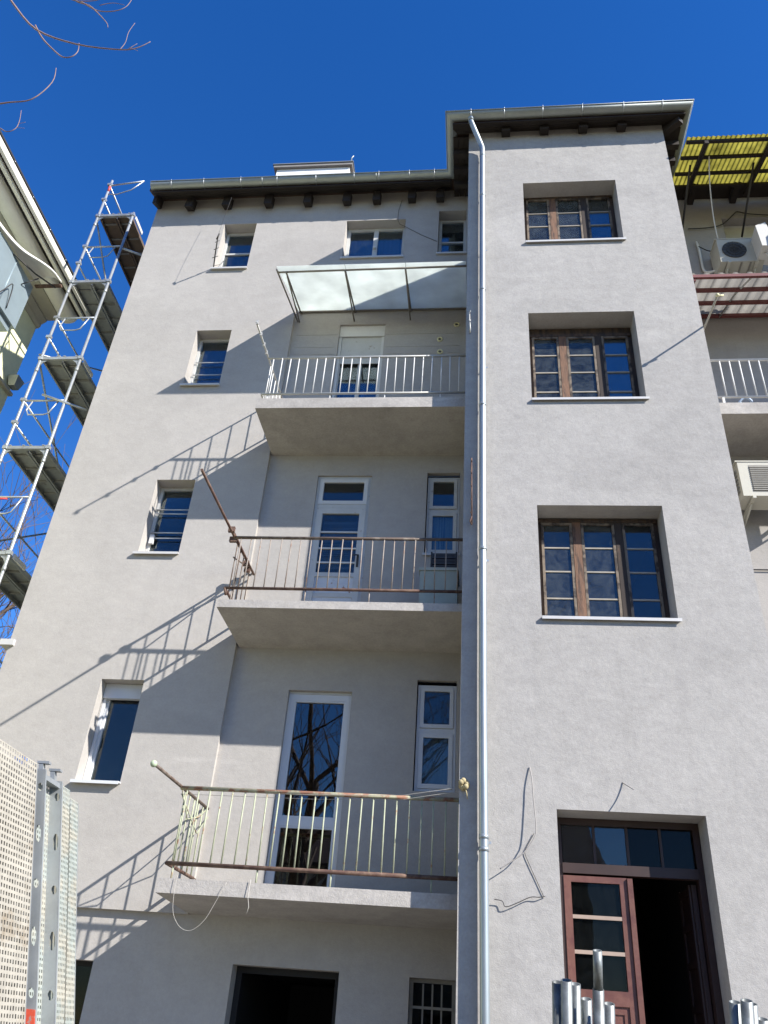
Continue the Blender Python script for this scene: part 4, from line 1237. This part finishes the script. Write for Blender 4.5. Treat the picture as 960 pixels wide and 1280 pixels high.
along_y([(XW - .05, 13.55), (XW + .03, 13.55), (XW + .07, 13.60), (XW + .07, 13.66), (XW + .16, 13.74), (XW + .16, 13.80), (XW - .05, 13.80)], "cornice", 'eave')
along_y([(XW + .17, 13.77), (XW + .46, 13.77), (XW + .46, 13.82), (XW + .17, 13.82)], "soffit_board", 'eave')
rollp = [(XW + .47, 13.85)] + [(XW + .645 - .165 * math.cos(a * math.pi / 10), 13.79 - .115 * math.sin(a * math.pi / 10)) for a in range(11)] + [(XW + .82, 13.85)]
along_y(rollp, "soffit_moulding", 'white_eave')
along_y([(XW + .825, 13.83), (XW + .93, 13.83), (XW + .93, 13.86), (XW + .825, 13.86)], "soffit_board", 'wood')  # dark strip painting the shaded groove between moulding and fascia
along_y([(XW + .935, 13.74), (XW + 1.00, 13.74), (XW + 1.00, 13.90), (XW + .935, 13.90)], "fascia", 'white_eave')
along_y([(XW + 1.003, 13.80), (XW + 1.05, 13.80), (XW + 1.05, 13.86), (XW + 1.003, 13.86)], "eave_groove_shade", 'wood')  # dark filler painted as the shadowed gap between fascia and gutter
along_y([(XW + 1.053, 13.77), (XW + 1.10, 13.79), (XW + 1.125, 13.85), (XW + 1.125, 13.93), (XW + 1.053, 13.93)], "gutter", 'white_eave')
along_y([(XW + 1.126, 13.90), (XW + 1.145, 13.91), (XW + 1.145, 13.95), (XW + 1.126, 13.95)], "gutter_edge", 'black_steel')
hr = MB(); slope_sheet(hr, [(XW + 1.02, 5.1, 14.05), (XW + 1.02, YF + .05, 14.05), (-14.5, YF + .05, 17.2), (-14.5, 5.1, 17.2)], .08); hr.build("roof", 'roof', H)
for y in (6.4, 7.1, 7.8, 8.5, 9.2, 9.9, 10.6, 11.2):
    MB().tube([(XW + 1.15, y, 13.90), (XW + 1.12, y, 13.965)], 0.007, 6).build("gutter_hook", 'galv', H)
# metal clad bay with curved hood
bay = MB().box(XW + .001, -7.80, 6.4, 9.30, 11.42, 12.46).build("bay", 'sheet_metal', H)
tag(bay, "blue grey sheet metal bay under a curved hood")
for y in (6.9, 7.5, 8.1, 8.7):
    MB().tube([(-7.797, y, 11.43), (-7.797, y, 12.45)], 0.010, 5).build("standing_seam", 'sheet_metal', bay)
MB().box(XW + .001, -7.86, 6.4, 9.24, 11.30, 11.418).build("bay_skirt", 'sheet_metal', bay)
MB().tube(smooth_path([(-7.70, 8.3, 11.0), (-7.72, 8.6, 11.6), (-7.72, 8.75, 11.9), (-7.78, 8.9, 11.5)]), 0.009, 6).build("bay_stay", 'black_steel', bay)
rim = smooth_path([(-7.79, 6.6, 12.36), (-7.77, 7.6, 12.42), (-7.74, 8.2, 12.48), (-7.66, 8.58, 12.54), (-7.47, 8.85, 12.57), (-7.34, 9.05, 12.56), (-7.28, 9.27, 12.53)], 4)
hv, hf = [], []
for i, p in enumerate(rim):
    u = i / (len(rim) - 1)
    b = Vector((-7.84, p.y + .08 * u, 12.50 + .16 * u))
    for v in (0, .33, .66, 1):
        q = b.lerp(p, v)
        dome = .14 * u * (1 - (1 - 2 * (1 - v)) ** 2)
        hv += [(q.x, q.y, q.z + dome), (q.x, q.y, q.z + dome + .03)]
for i in range(len(rim) - 1):
    for v in range(3):
        a = i * 8 + v * 2; b = a + 8
        hf += [(a, a + 2, b + 2, b), (a + 1, b + 1, b + 3, a + 3)]
    a = i * 8 + 6; hf.append((a, a + 1, a + 9, a + 8))
a = (len(rim) - 1) * 8
hf.append((a, a + 2, a + 4, a + 6, a + 7, a + 5, a + 3, a + 1))
MB().add(hv, hf, True).build("hood", 'hood_metal', bay)
MB().tube(rim, 0.012, 8).build("hood_rim", 'hood_metal', bay)
MB().box(-7.79, -7.30, 9.30, 9.36, 12.50, 12.535).build("hood_bracket", 'rust_red', bay)
MB().tube([(-7.79, 8.55, 12.44), (-7.62, 9.0, 12.46), (-7.40, 9.33, 12.47)], 0.014, 6).build("hood_bracket", 'black_steel', bay)
MB().tube([(-7.79, 9.0, 12.2), (-7.60, 9.1, 12.45)], 0.010, 6).build("hood_bracket", 'black_steel', bay)
# hopper and ledges near the corner
MB().hexa([(-8.95, 11.1, 11.80), (-8.82, 11.1, 11.80), (-8.82, 11.26, 11.80), (-8.95, 11.26, 11.80), (-9.0, 11.05, 12.02), (-8.78, 11.05, 12.02), (-8.78, 11.30, 12.02), (-9.0, 11.30, 12.02)]).build("rain_hopper", 'zinc', H)
MB().box(-9.02, -8.94, 9.9, 11.32, 11.70, 11.76).build("ledge", 'eave', H)

# ================================================================== SCAFFOLD
S = empty("scaffold", (-7.05, 10.9, 0))
tag(S, "galvanised scaffold tower in the gap between the yellow house and the grey block", "scaffold")
XA, XB = -7.416, -6.70
Y0, Y1 = 9.70, 12.25
levels = [1.457, 3.384, 5.32, 7.256, 9.183, 11.11, 13.036, 14.944]
for (x, y, top) in ((XA, Y0, 16.08), (XB, Y0, 15.01), (XA, Y1, 16.08), (XB, Y1, 15.01)):
    MB().tube([(x, y, 0.0), (x, y, top)], 0.024, 12).build("standard", 'galv', S)
    for z in levels:
        if z < 4: continue
        MB().tube([(x, y, z - .30), (x, y, z - .22)], 0.029, 12).build("coupler", 'galv_dull', S)
        MB().box(x - .035, x + .035, y - .035, y + .035, z - .03, z + .03).build("coupler", 'galv', S)
for li, z in enumerate(levels):
    if z < 4: continue
    for y in (Y0, Y1):
        t_ = MB().box(XA + .02, XB - .02, y - .025, y + .025, z - .035, z + .02).build("transom", 'galv_dull', S)
        # gusset plates under the transom
        for x, sx in ((XA, 1), (XB, -1)):
            gq = MB().hexa([(x + sx * .025, y - .008, z - .16), (x + sx * .06, y - .008, z - .10), (x + sx * .06, y + .008, z - .10), (x + sx * .025, y + .008, z - .16), (x + sx * .025, y - .008, z - .037), (x + sx * .15, y - .008, z - .037), (x + sx * .15, y + .008, z - .037), (x + sx * .025, y + .008, z - .037)])
            gq.build("gusset", 'galv_dull', t_)
    # two planks per level
    top = (z > 14.5)
    for x0, x1 in ((XA + .03, XA + .355), (XA + .375, XB - .03)):
        d = MB()
        d.box(x0, x1, Y0 + .06, Y1 - .06, z + .018, z + .026)
        d.box(x0, x0 + .006, Y0 + .06, Y1 - .06, z - .05, z + .017)
        d.box(x1 - .006, x1, Y0 + .06, Y1 - .06, z - .05, z + .017)
        d.box(x0 + .006, x0 + .03, Y0 + .06, Y1 - .06, z - .05, z - .044)
        d.box(x1 - .03, x1 - .006, Y0 + .06, Y1 - .06, z - .05, z - .044)
        do = d.build("deck_plank", 'deck_wood' if top else 'galv_dull', S)
        k = 7
        for i in range(k):
            y = Y0 + .2 + i * (Y1 - Y0 - .4) / (k - 1)
            MB().box(x0 + .031, x1 - .031, y - .015, y + .015, z - .01, z + .016).build("deck_rib", 'deck_dark', do)
        for x in (x0 + .05, x1 - .05):
            MB().box(x - .02, x + .02, Y0 - .03, Y0 + .06, z + .027, z + .04).build("deck_hook", 'galv', do)
    # toe plate at the open side
    if li % 2 == 1 or top:
        MB().hexa([(XB + .03, Y0 + .05, z - .06), (XB + .05, Y0 + .05, z - .06), (XB + .05, Y0 + .42, z - .06), (XB + .03, Y0 + .42, z - .06), (XB + .03, Y0 + .05, z + .02), (XB + .05, Y0 + .05, z + .02), (XB + .05, Y0 + .42, z + .02), (XB + .03, Y0 + .42, z + .02)]).build("toe_plate", 'white', S)
    # end guard rail with its loop, one metre up
    zg = z + 0.98
    xe = XB if z < 14.5 else XB - .05
    if z < 14.5 or True:
        MB().tube([(XA, Y0, zg), (XB if z < 14.5 else XB - .02, Y0, zg + (.0 if z < 14.5 else .10))], 0.017, 8).build("guard_rail", 'galv', S)
        lp = [(XA + .16, Y0, zg), (XA + .10, Y0, zg - .20), (XA + .16, Y0, zg - .30), (XA + .42, Y0, zg - .30), (XA + .50, Y0, zg - .27), (XA + .60, Y0, zg - .01)]
        if z > 14.5:
            lp = [(XA + .02, Y0, zg - .28), (XA + .2, Y0, zg - .30), (XA + .48, Y0, zg - .17), (XA + .68, Y0, zg + .09)]
        MB().tube(lp, 0.0125, 6).build("guard_loop", 'galv', S)
    # guard rails along the outer side
    for dz in (0.52, 1.0):
        if z + dz > 16.1: continue
        MB().tube([(XA - .03, Y0, z + dz), (XA - .03, Y1, z + dz)], 0.016, 8).build("guard_rail", 'galv', S)
        MB().box(XA - .06, XA + .03, Y0 - .03, Y0 + .03, z + dz - .025, z + dz + .025).build("coupler", 'galv', S)
# diagonal braces on the outer far side
for i in range(2, len(levels) - 1):
    a, b = (Y0, Y1) if i % 2 else (Y1, Y0)
    MB().tube([(XA - .06, a, levels[i] + .1), (XA - .06, b, levels[i + 1] + .05)], 0.018, 8).build("diagonal_brace", 'galv_dull', S)
MB().tube([(XA + .05, Y1 + .05, 7.4), (XB + 1.2, Y1 + .05, 9.2)], 0.018, 8).build("diagonal_brace", 'galv_dull', S)
MB().tube([(XA + .05, Y1 + .05, 9.1), (XB + 1.2, Y1 + .05, 7.3)], 0.018, 8).build("diagonal_brace", 'galv_dull', S)
# ties
MB().tube([(XB - .40, 9.65, 10.25), (XB + .40, 9.73, 9.98)], 0.020, 8).build("tie_tube", 'galv', S)
MB().tube([(XB - .02, 9.71, 13.99), (XB + .52, 10.1, 14.08)], 0.020, 8).build("tie_tube", 'galv', S)
MB().tube([(XB - .05, 11.9, 14.15), (XB + .6, 11.9, 14.15)], 0.016, 8).build("tie_tube", 'galv', S)
MB().tube([(XA, Y0, 15.72), (XA, Y0, 15.88)], 0.0255, 12).build("paint_ring", 'red_mark', S)
MB().tube([(XA + .02, Y0 - .002, 8.205), (XA + .36, Y0 - .002, 8.205)], 0.0150, 8).build("paint_ring", 'red_mark', S)
# net or tarp scrap on the lower deck
MB().box(XA - .02, XA + .34, Y0 + .02, Y0 + .05, 7.28, 7.40).build("toe_board", mat("faded_green_board", (0.25, 0.5, 0.28), .7, var=.3, vscale=20), S)

# ================================================================== TREES
def grow(seed, base, h, trunk_r, spread, nlimb, levels_, up=0.5, start=0.35, lean=(0, 0), twig=0.004, ymax=1e9, dens=1.0):
    r = random.Random(seed)
    trunk, crown = MB(), MB()
    pts, rs = [], []
    for i in range(9):
        t_ = i / 8
        pts.append(Vector((base[0] + lean[0] * t_ + r.uniform(-.08, .08) * (i > 0), base[1] + lean[1] * t_ + r.uniform(-.08, .08) * (i > 0), base[2] + h * 0.62 * t_)))
        rs.append(trunk_r * (1.25 if i == 0 else 1) * (1 - .62 * t_))
    trunk.tube(pts, rs, 10)
    def branch(p, d, ln, rad, lev):
        k = 4 if lev > 1 else 3
        ps, rr = [p.copy()], [rad]
        cur, dd = p.copy(), d.normalized()
        for i in range(k):
            dd = (dd + Vector((r.uniform(-.22, .22), r.uniform(-.22, .22), r.uniform(-.12, .22))) * 0.9).normalized()
            cur = cur + dd * ln / k
            cur.y = min(cur.y, ymax + .15 * (cur.y - ymax) if cur.y > ymax else cur.y)
            ps.append(cur.copy())
            rr.append(max(twig * .6, rad * (1 - (.68 * (i + 1) / k))))
        crown.tube(ps, rr, 6 if lev > 1 else 4, cap=False)
        if lev <= 0: return
        nb = int((4 if lev > 1 else 3) * dens + r.random())
        for j in range(nb):
            i = r.randint(1, k)
            q = ps[i]
            side = Vector((r.uniform(-1, 1), r.uniform(-1, 1), r.uniform(-.3, .9)))
            nd = (dd * .75 + side * .75).normalized()
            branch(q, nd, ln * r.uniform(.45, .72), max(twig, rr[i] * .62), lev - 1)
    for i in range(nlimb):
        t_ = start + (1 - start) * i / max(1, nlimb - 1)
        k = t_ * 8
        a = int(min(7, k))
        q = pts[a].lerp(pts[a + 1], k - a)
        ang = i * 2.4 + r.uniform(-.4, .4)
        dd = Vector((math.cos(ang) * spread, math.sin(ang) * spread, up + t_ * .5))
        branch(q, dd, h * r.uniform(.32, .45), trunk_r * (1 - .62 * t_) * .6, levels_)
    return trunk, crown
def tree(name, label, seed, base, *a, **k):
    e = empty(name, base); tag(e, label, "tree", "bare trees")
    t_, c_ = grow(seed, base, *a, **k)
    t_.build("trunk", 'bark', e); c_.build("crown", 'bark', e)
    return e
# tree whose twigs reach over the camera and which the lowest door mirrors
TR = empty("bare_tree", (-4.1, -0.9, 0)); tag(TR, "bare tree whose reddish twigs hang into the sky at top left", "tree", "bare trees")
t_, c_ = grow(11, (-4.1, -0.9, 0), 11.0, 0.26, 0.85, 14, 3, up=.55, start=.38, lean=(.25, .1), ymax=.9, dens=1.2)
t_.build("trunk", 'bark', TR)
c_.build("crown", 'bark', TR)
YT = 3.5
def tw(pts, r0, r1):
    P = smooth_path([(a * YT + dx, YT + dy, b * YT + 1.65) for (a, b, dx, dy) in pts], 4)
    k = len(P)
    return P, [r0 + (r1 - r0) * i / (k - 1) for i in range(k)]
lm = MB()
lm.tube(smooth_path([(-4.55, -0.8, 6.9), (-4.9, 0.6, 8.4), (-4.75, 2.3, 9.6), (-4.52, 3.3, 9.95), (-1.275 * YT, YT, 2.335 * YT + 1.65)]), [.07 - .06 * i / 20 for i in range(21)], 8)
for pts, r0, r1 in (
    ([(-1.275, 2.335, 0, 0), (-1.255, 2.30, 0, 0), (-1.144, 2.153, 0, 0), (-1.01, 2.066, 0, 0), (-.884, 2.026, 0, 0), (-.84, 2.03, 0, 0), (-.812, 2.056, 0, 0)], .0115, .003),
    ([(-1.153, 2.175, 0, 0), (-1.115, 2.11, 0, 0), (-1.073, 2.055, 0, 0), (-1.03, 2.008, 0, 0), (-1.004, 2.006, 0, 0), (-.995, 2.03, 0, 0), (-1.003, 2.07, 0, 0)], .008, .003),
    ([(-.884, 2.026, 0, 0), (-.878, 2.06, 0, 0), (-.882, 2.11, 0, 0), (-.876, 2.155, 0, 0)], .0032, .002),
    ([(-.862, 2.028, 0, 0), (-.845, 2.05, 0, 0)], .003, .002),
    ([(-.86, 2.035, 0, 0), (-.835, 2.015, 0, 0)], .003, .0018),
    ([(-1.14, 2.40, 0, 0), (-1.08, 2.30, 0, 0), (-1.03, 2.265, 0, 0), (-.99, 2.215, 0, 0), (-.955, 2.165, 0, 0), (-.945, 2.14, 0, 0)], .008, .003),
    ([(-1.06, 2.29, 0, 0), (-1.0, 2.235, 0, 0), (-.95, 2.225, 0, 0), (-.92, 2.25, 0, 0), (-.915, 2.33, 0, 0)], .006, .0025),
    ([(-1.0, 2.262, 0, 0), (-.965, 2.27, 0, 0), (-.93, 2.255, 0, 0)], .004, .002),
    ([(-1.16, 2.42, 0, 0), (-1.10, 2.31, 0, 0), (-1.02, 2.29, 0, 0), (-.985, 2.32, 0, 0)], .006, .003),
    ([(-1.25, 1.82, 0, 0), (-1.16, 1.806, 0, 0), (-1.105, 1.812, 0, 0), (-1.05, 1.821, 0, 0), (-1.021, 1.89, 0, 0), (-1.03, 1.956, 0, 0)], .009, .0028),
    ([(-1.2, 1.76, 0, 0), (-1.10, 1.71, 0, 0), (-1.07, 1.69, 0, 0), (-1.052, 1.70, 0, 0), (-1.052, 1.73, 0, 0), (-1.062, 1.775, 0, 0)], .005, .002),
    ([(-1.052, 1.72, 0, 0), (-1.035, 1.725, 0, 0)], .002, .0015),
    ([(-1.05, 1.705, 0, 0), (-1.03, 1.70, 0, 0)], .002, .0015),
):
    P, rr = tw(pts, r0, r1)
    lm.tube(P, rr, 6)
lm.tube(smooth_path([(-4.52, 3.3, 9.95), (-4.3, 3.45, 10.1), (-1.16 * YT, YT, 2.42 * YT + 1.65)]), [.011 - .002 * i / 10 for i in range(11)], 6)
lm.tube(smooth_path([(-4.9, 1.6, 8.9), (-4.75, 2.8, 8.2), (-1.25 * YT, YT, 1.82 * YT + 1.65)]), [.016 - .006 * i / 10 for i in range(11)], 6)
lm.tube(smooth_path([(-4.8, 2.5, 8.35), (-4.5, 3.2, 7.9), (-1.2 * YT, YT, 1.76 * YT + 1.65)]), [.009 - .003 * i / 10 for i in range(11)], 6)
lm.build("overhanging_branch", 'twig', TR)
tree("bare_tree", "bare tree with fine dark branches far behind the scaffold", 5, (-16.2, 21.5, 0), 15.2, 0.30, 0.75, 14, 3, up=.9, start=.35, twig=.010, dens=1.25)

# ================================================================== HOUSES SEEN BEHIND / MIRRORED
K = empty("courtyard_house", (-6, -17, 0)); tag(K, "pale house across the courtyard mirrored in the lowest balcony door", "house")
kw = MB()
kh = [(-12 + i * 2.6, -10.9 + i * 2.6, z, z + 1.5) for i in range(6) for z in (1.2, 4.2)]
yk = -14.0
xs_ = sorted({-13.5, 4.0} | {h[0] for h in kh} | {h[1] for h in kh})
wall_sheet(kw, yk, -13.5, 4.0, -.3, 7.2, kh)
kw.quad((-13.5, yk, -.3), (-13.5, yk - 8, -.3), (-13.5, yk - 8, 7.2), (-13.5, yk, 7.2))
kw.quad((4, yk, -.3), (4, yk - 8, -.3), (4, yk - 8, 7.2), (4, yk, 7.2))
kw.quad((-13.5, yk - 8, -.3), (4, yk - 8, -.3), (4, yk - 8, 7.2), (-13.5, yk - 8, 7.2))
kw.build("wall", 'pale_house', K)
kr = MB()
slope_sheet(kr, [(-14, yk + .5, 7.2), (4.5, yk + .5, 7.2), (4.5, yk - 4, 9.6), (-14, yk - 4, 9.6)])
slope_sheet(kr, [(-14, yk - 4, 9.601), (4.5, yk - 4, 9.601), (4.5, yk - 8.5, 7.2), (-14, yk - 8.5, 7.2)])
kr.build("roof", 'roof', K)
for h in kh:
    w = MB().frame(h[0], h[1], h[2], h[3], .08, yk - .14, yk - .06).build("window", 'white', K)
    MB().box(h[0] + .08, h[1] - .08, yk - .13, yk - .12, h[2] + .08, h[3] - .08).build("pane", 'glass_door', w)
    MB().box(h[0] - .01, h[1] + .01, yk - .6, yk - .55, h[2], h[3]).build("room_interior", 'room', w)
F = empty("far_house", (-18, 26, 0)); tag(F, "distant low roof with pale covering beyond the scaffold at the left edge", "house")
MB().box(-23, -13.2, 26, 34, 0, 10.2).build("wall", 'concrete', F)
fr = MB()
slope_sheet(fr, [(-23.5, 25.5, 10.3), (-13.0, 25.5, 10.3), (-13.0, 30, 12.3), (-23.5, 30, 12.3)])
slope_sheet(fr, [(-23.5, 30, 12.3), (-13.0, 30, 12.3), (-13.0, 34.5, 10.3), (-23.5, 34.5, 10.3)])
fr.build("roof", 'snow', F)
for i in range(8):
    MB().tube([(-20 + i * .9, 25.45, 10.1), (-20 + i * .9, 25.45, 9.3)], .03, 5).build("eave_bracket", 'black_steel', F)

# ================================================================== SCAFFOLD PARTS IN THE FOREGROUND
ZT_ = 2.50
def lean_pt(y, z, off=0.0):
    """planks lean to the left: x falls as z rises; off pushes out along the facing side (+x)"""
    return (-1.735 + (ZT_ - z) * 0.262 + off, y, z)
def perforated(mb, y0, y1, z0, z1, off, nx, nz, slot=(.42, .5), jit=0.0):
    """a sheet with a grid of real elongated holes"""
    dy, dz = (y1 - y0) / nx, (z1 - z0) / nz
    vs, fs = [], []
    for i in range(nx):
        for j in range(nz):
            ya, za = y0 + i * dy, z0 + j * dz
            cy, cz = ya + dy / 2, za + dz / 2 + (dz * .25 if i % 2 else -dz * .25) * 0
            hy, hz = dy * slot[0] / 2 * (1 - jit * rnd.random()), dz * slot[1] / 2 * (1 - jit * rnd.random())
            o = len(vs)
            out = [(ya, za), (ya + dy, za), (ya + dy, za + dz), (ya, za + dz)]
            inn = [(cy - hy, cz - hz), (cy + hy, cz - hz), (cy + hy, cz + hz), (cy - hy, cz + hz)]
            for (a, b) in out + inn:
                vs.append(lean_pt(a, b, off))
            for (a, b) in inn:
                p_ = lean_pt(a, b, off - .002); vs.append(p_)
            for q in range(4):
                q2 = (q + 1) % 4
                fs.append((o + q, o + q2, o + 4 + q2, o + 4 + q))
                fs.append((o + 4 + q, o + 4 + q2, o + 8 + q2, o + 8 + q))
    mb.add(vs, fs)
def lean_box(mb, y0, y1, z0, z1, o0, o1):
    P = lambda y, z, o: lean_pt(y, z, o)
    mb.hexa([P(y0, z0, o0), P(y0, z0, o1), P(y1, z0, o1), P(y1, z0, o0), P(y0, z1, o0), P(y0, z1, o1), P(y1, z1, o1), P(y1, z1, o0)])
def holed_flange(mb, y, o0, o1, z0, z1, holes):
    """a strip in the x-z plane with cut-outs at the given heights (centre, half height)"""
    cuts = sorted(holes)
    zs = z0
    om, hw = (o0 + o1) / 2 + .008, (o1 - o0) * .22
    for zc, hh in cuts:
        mb.quad(lean_pt(y, zs, o0), lean_pt(y, zs, o1), lean_pt(y, zc - hh, o1), lean_pt(y, zc - hh, o0))
        # octagonal hole
        ring = []
        for q in range(8):
            a = math.pi / 8 + q * math.pi / 4
            ring.append(lean_pt(y, zc + hh * .92 * math.sin(a), om + hw * math.cos(a)))
        corner = [lean_pt(y, zc + hh, o1), lean_pt(y, zc + hh, o0), lean_pt(y, zc - hh, o0), lean_pt(y, zc - hh, o1)]
        mb.add(ring + corner, [(8, 9, 2, 1), (9, 10, 4, 3), (10, 11, 6, 5), (11, 8, 0, 7), (8, 1, 0), (9, 3, 2), (10, 5, 4), (11, 7, 6)])
        zs = zc + hh
    mb.quad(lean_pt(y, zs, o0), lean_pt(y, zs, o1), lean_pt(y, z1, o1), lean_pt(y, z1, o0))
def plank(y0, y1, ztop, label, m, off, facing_out=True):
    e = empty("scaffold_plank", lean_pt((y0 + y1) / 2, 0.0, off)); tag(e, label, "scaffold plank", "scaffold planks leaning upright")
    return e
# A: face of a mortar splashed plank
eA = plank(2.80, 3.15, 2.50, "mortar splashed perforated steel plank leaning upright, nearest at the left edge", 'perf', 0)
a = MB(); perforated(a, 2.76, 3.15, 0.02, 2.50, 0.0, 20, 112, (.58, .62), .25); a.build("deck_face", 'perf', eA)
a = MB(); lean_box(a, 3.1505, 3.1545, 0.02, 2.50, -.06, .001); lean_box(a, 2.7555, 2.7595, 0.02, 2.50, -.06, .001); a.build("flange", 'channel', eA)
a = MB(); lean_box(a, 2.76, 3.15, 0.02, 2.49, -.060, -.056); a.build("hole_shade_sheet", 'grille', eA)  # black sheet added behind the face so the holes read as shaded
# B: underside of a plank, open channel with flanges
eB = plank(3.19, 3.34, 2.50, "open underside of an upright steel plank with holed flanges, between two perforated planks", 'channel', 0)
hol = []
for i in range(12):
    hol.append((2.42 - i * 0.175, .018 if i % 2 == 0 else .036))
hol = [h for h in hol if h[0] > .4]
FO = (-.035, .016)
b = MB(); holed_flange(b, 3.190, *FO, 0.30, 2.49, hol); holed_flange(b, 3.195, *FO, 0.30, 2.49, hol)
lean_box(b, 3.190, 3.195, 0.02, 0.299, *FO)
lean_box(b, 3.196, 3.206, 0.02, 2.49, FO[1] - .005, FO[1])
b.build("flange", 'channel', eB)
b = MB(); holed_flange(b, 3.350, *FO, 0.30, 2.485, hol); lean_box(b, 3.350, 3.354, 0.02, 0.299, *FO); lean_box(b, 3.355, 3.365, 0.02, 2.485, FO[1] - .005, FO[1]); b.build("flange", 'channel', eB)
b = MB(); lean_box(b, 3.360, 3.363, .02, 2.48, -.03, .01); b.build("flange_back", 'perf_green', eB)
b = MB(); perforated(b, 3.196, 3.349, 0.02, 2.46, -.034, 9, 130, (.56, .6), .3); b.build("deck_face", 'perf_green', eB)
b = MB(); lean_box(b, 3.196, 3.349, .02, 2.46, -.075, -.071); b.build("hole_shade_sheet", 'grille', eB)  # black backing paints the darkness seen through the web's holes
b = MB(); lean_box(b, 3.198, 3.347, 2.455, 2.475, -.03, .01); b.build("end_plate", 'channel', eB)
for y in (3.215, 3.325):
    b = MB(); lean_box(b, y - .010, y + .010, 2.476, 2.515, -.02, .0); lean_box(b, y - .012, y + .012, 2.516, 2.526, -.025, .025); b.build("end_hook", 'galv_dull', eB)
b = MB(); lean_box(b, 3.1855, 3.1895, 0.02, 1.672, FO[0], FO[1] + .002); b.build("painted_end", 'orange', eB)
# C: pale perforated plank further back
eC = plank(3.36, 3.56, 2.50, "pale perforated steel plank leaning upright, farthest back beside the wall shadow", 'perf_green', 0)
c = MB(); perforated(c, 3.372, 3.456, 0.02, 2.475, .008, 6, 130, (.56, .6), .3); perforated(c, 3.462, 3.545, 0.02, 2.445, .008, 6, 130, (.56, .6), .3); c.build("deck_face", 'perf_green', eC)
c = MB(); lean_box(c, 3.5455, 3.5495, 0.02, 2.44, -.03, .009); c.build("flange", 'channel', eC)
c = MB(); lean_box(c, 3.372, 3.545, .02, 2.43, -.02, -.016); c.build("hole_shade_sheet", 'grille', eC)  # black backing again darkens the holes of this face
# blue trimmed edge of one more plank behind the first
eD = plank(3.16, 3.18, 2.52, "blue painted plank edge standing behind the splashed plank", 'blue', 0)
c = MB(); lean_box(c, 3.158, 3.184, .02, 2.515, -.10, -.062); lean_box(c, 3.156, 3.186, 2.516, 2.53, -.10, -.058); c.build("edge_trim", 'blue', eD)
c = MB(); lean_box(c, 2.86, 3.157, .02, 2.495, -.10, -.095); c.build("deck_face", 'channel', eD)
# stack of scaffold frames standing upright, seen by their tube ends
TILT = R_(21)
def frame(dx, dy, ztop, label, spig=False, ztr=1.86):
    """built upright at its foot, then leant towards the yard so that its top ends at height ztop over (dx, dy)"""
    L_ = ztop / math.cos(TILT)
    yb = dy + ztop * math.tan(TILT)
    ztr = ztr / math.cos(TILT)
    e = empty("scaffold_ladder", (dx + .37, yb, 0)); tag(e, label, "scaffold ladder", "scaffold ladders stacked upright")
    MB().tube([(dx, yb, 0), (dx, yb, L_)], .0242, 14, hollow=.84).build("standard", 'galv_near', e)
    MB().tube([(dx + .735, yb, 0), (dx + .735, yb, L_ - .03)], .0242, 14, hollow=.84).build("standard", 'galv_near', e)
    if spig:
        MB().tube([(dx, yb, L_ + .001), (dx, yb, L_ + .15)], .0195, 14, hollow=.80).build("spigot", 'galv_near', e)
    MB().box(dx + .025, dx + .71, yb - .02, yb + .02, ztr - .05, ztr).build("transom", 'galv_dull', e)
    MB().box(dx + .025, dx + .71, yb - .02, yb + .02, .25, .30).build("transom", 'galv_dull', e)
    for x, sx in ((dx, 1), (dx + .735, -1)):
        MB().hexa([(x + sx * .024, yb - .006, ztr - .22), (x + sx * .05, yb - .006, ztr - .18), (x + sx * .05, yb + .006, ztr - .18), (x + sx * .024, yb + .006, ztr - .22), (x + sx * .024, yb - .006, ztr - .052), (x + sx * .16, yb - .006, ztr - .052), (x + sx * .16, yb + .006, ztr - .052), (x + sx * .024, yb + .006, ztr - .052)]).build("gusset", 'galv_dull', e)
    e.rotation_euler = (TILT, 0, 0)
    return e
for (px, py, zt, lab, sp, ztr) in (
    (0.370, 4.12, 1.925, "leftmost galvanised scaffold frame of the upright stack by the entrance", False, 1.70),
    (0.402, 4.06, 1.930, "second scaffold frame from the left in the upright stack", False, 1.70),
    (0.448, 4.16, 1.925, "third scaffold frame from the left in the upright stack", False, 1.70),
    (0.500, 4.22, 1.875, "short dull scaffold frame in the middle of the upright stack", False, 1.72),
    (0.533, 4.06, 1.905, "scaffold frame with the tallest spigot tube of the upright stack", True, 1.745),
    (0.587, 4.16, 1.860, "rightmost scaffold frame of the upright stack by the entrance", False, 1.72)):
    frame(px, py, zt, lab, sp, ztr)
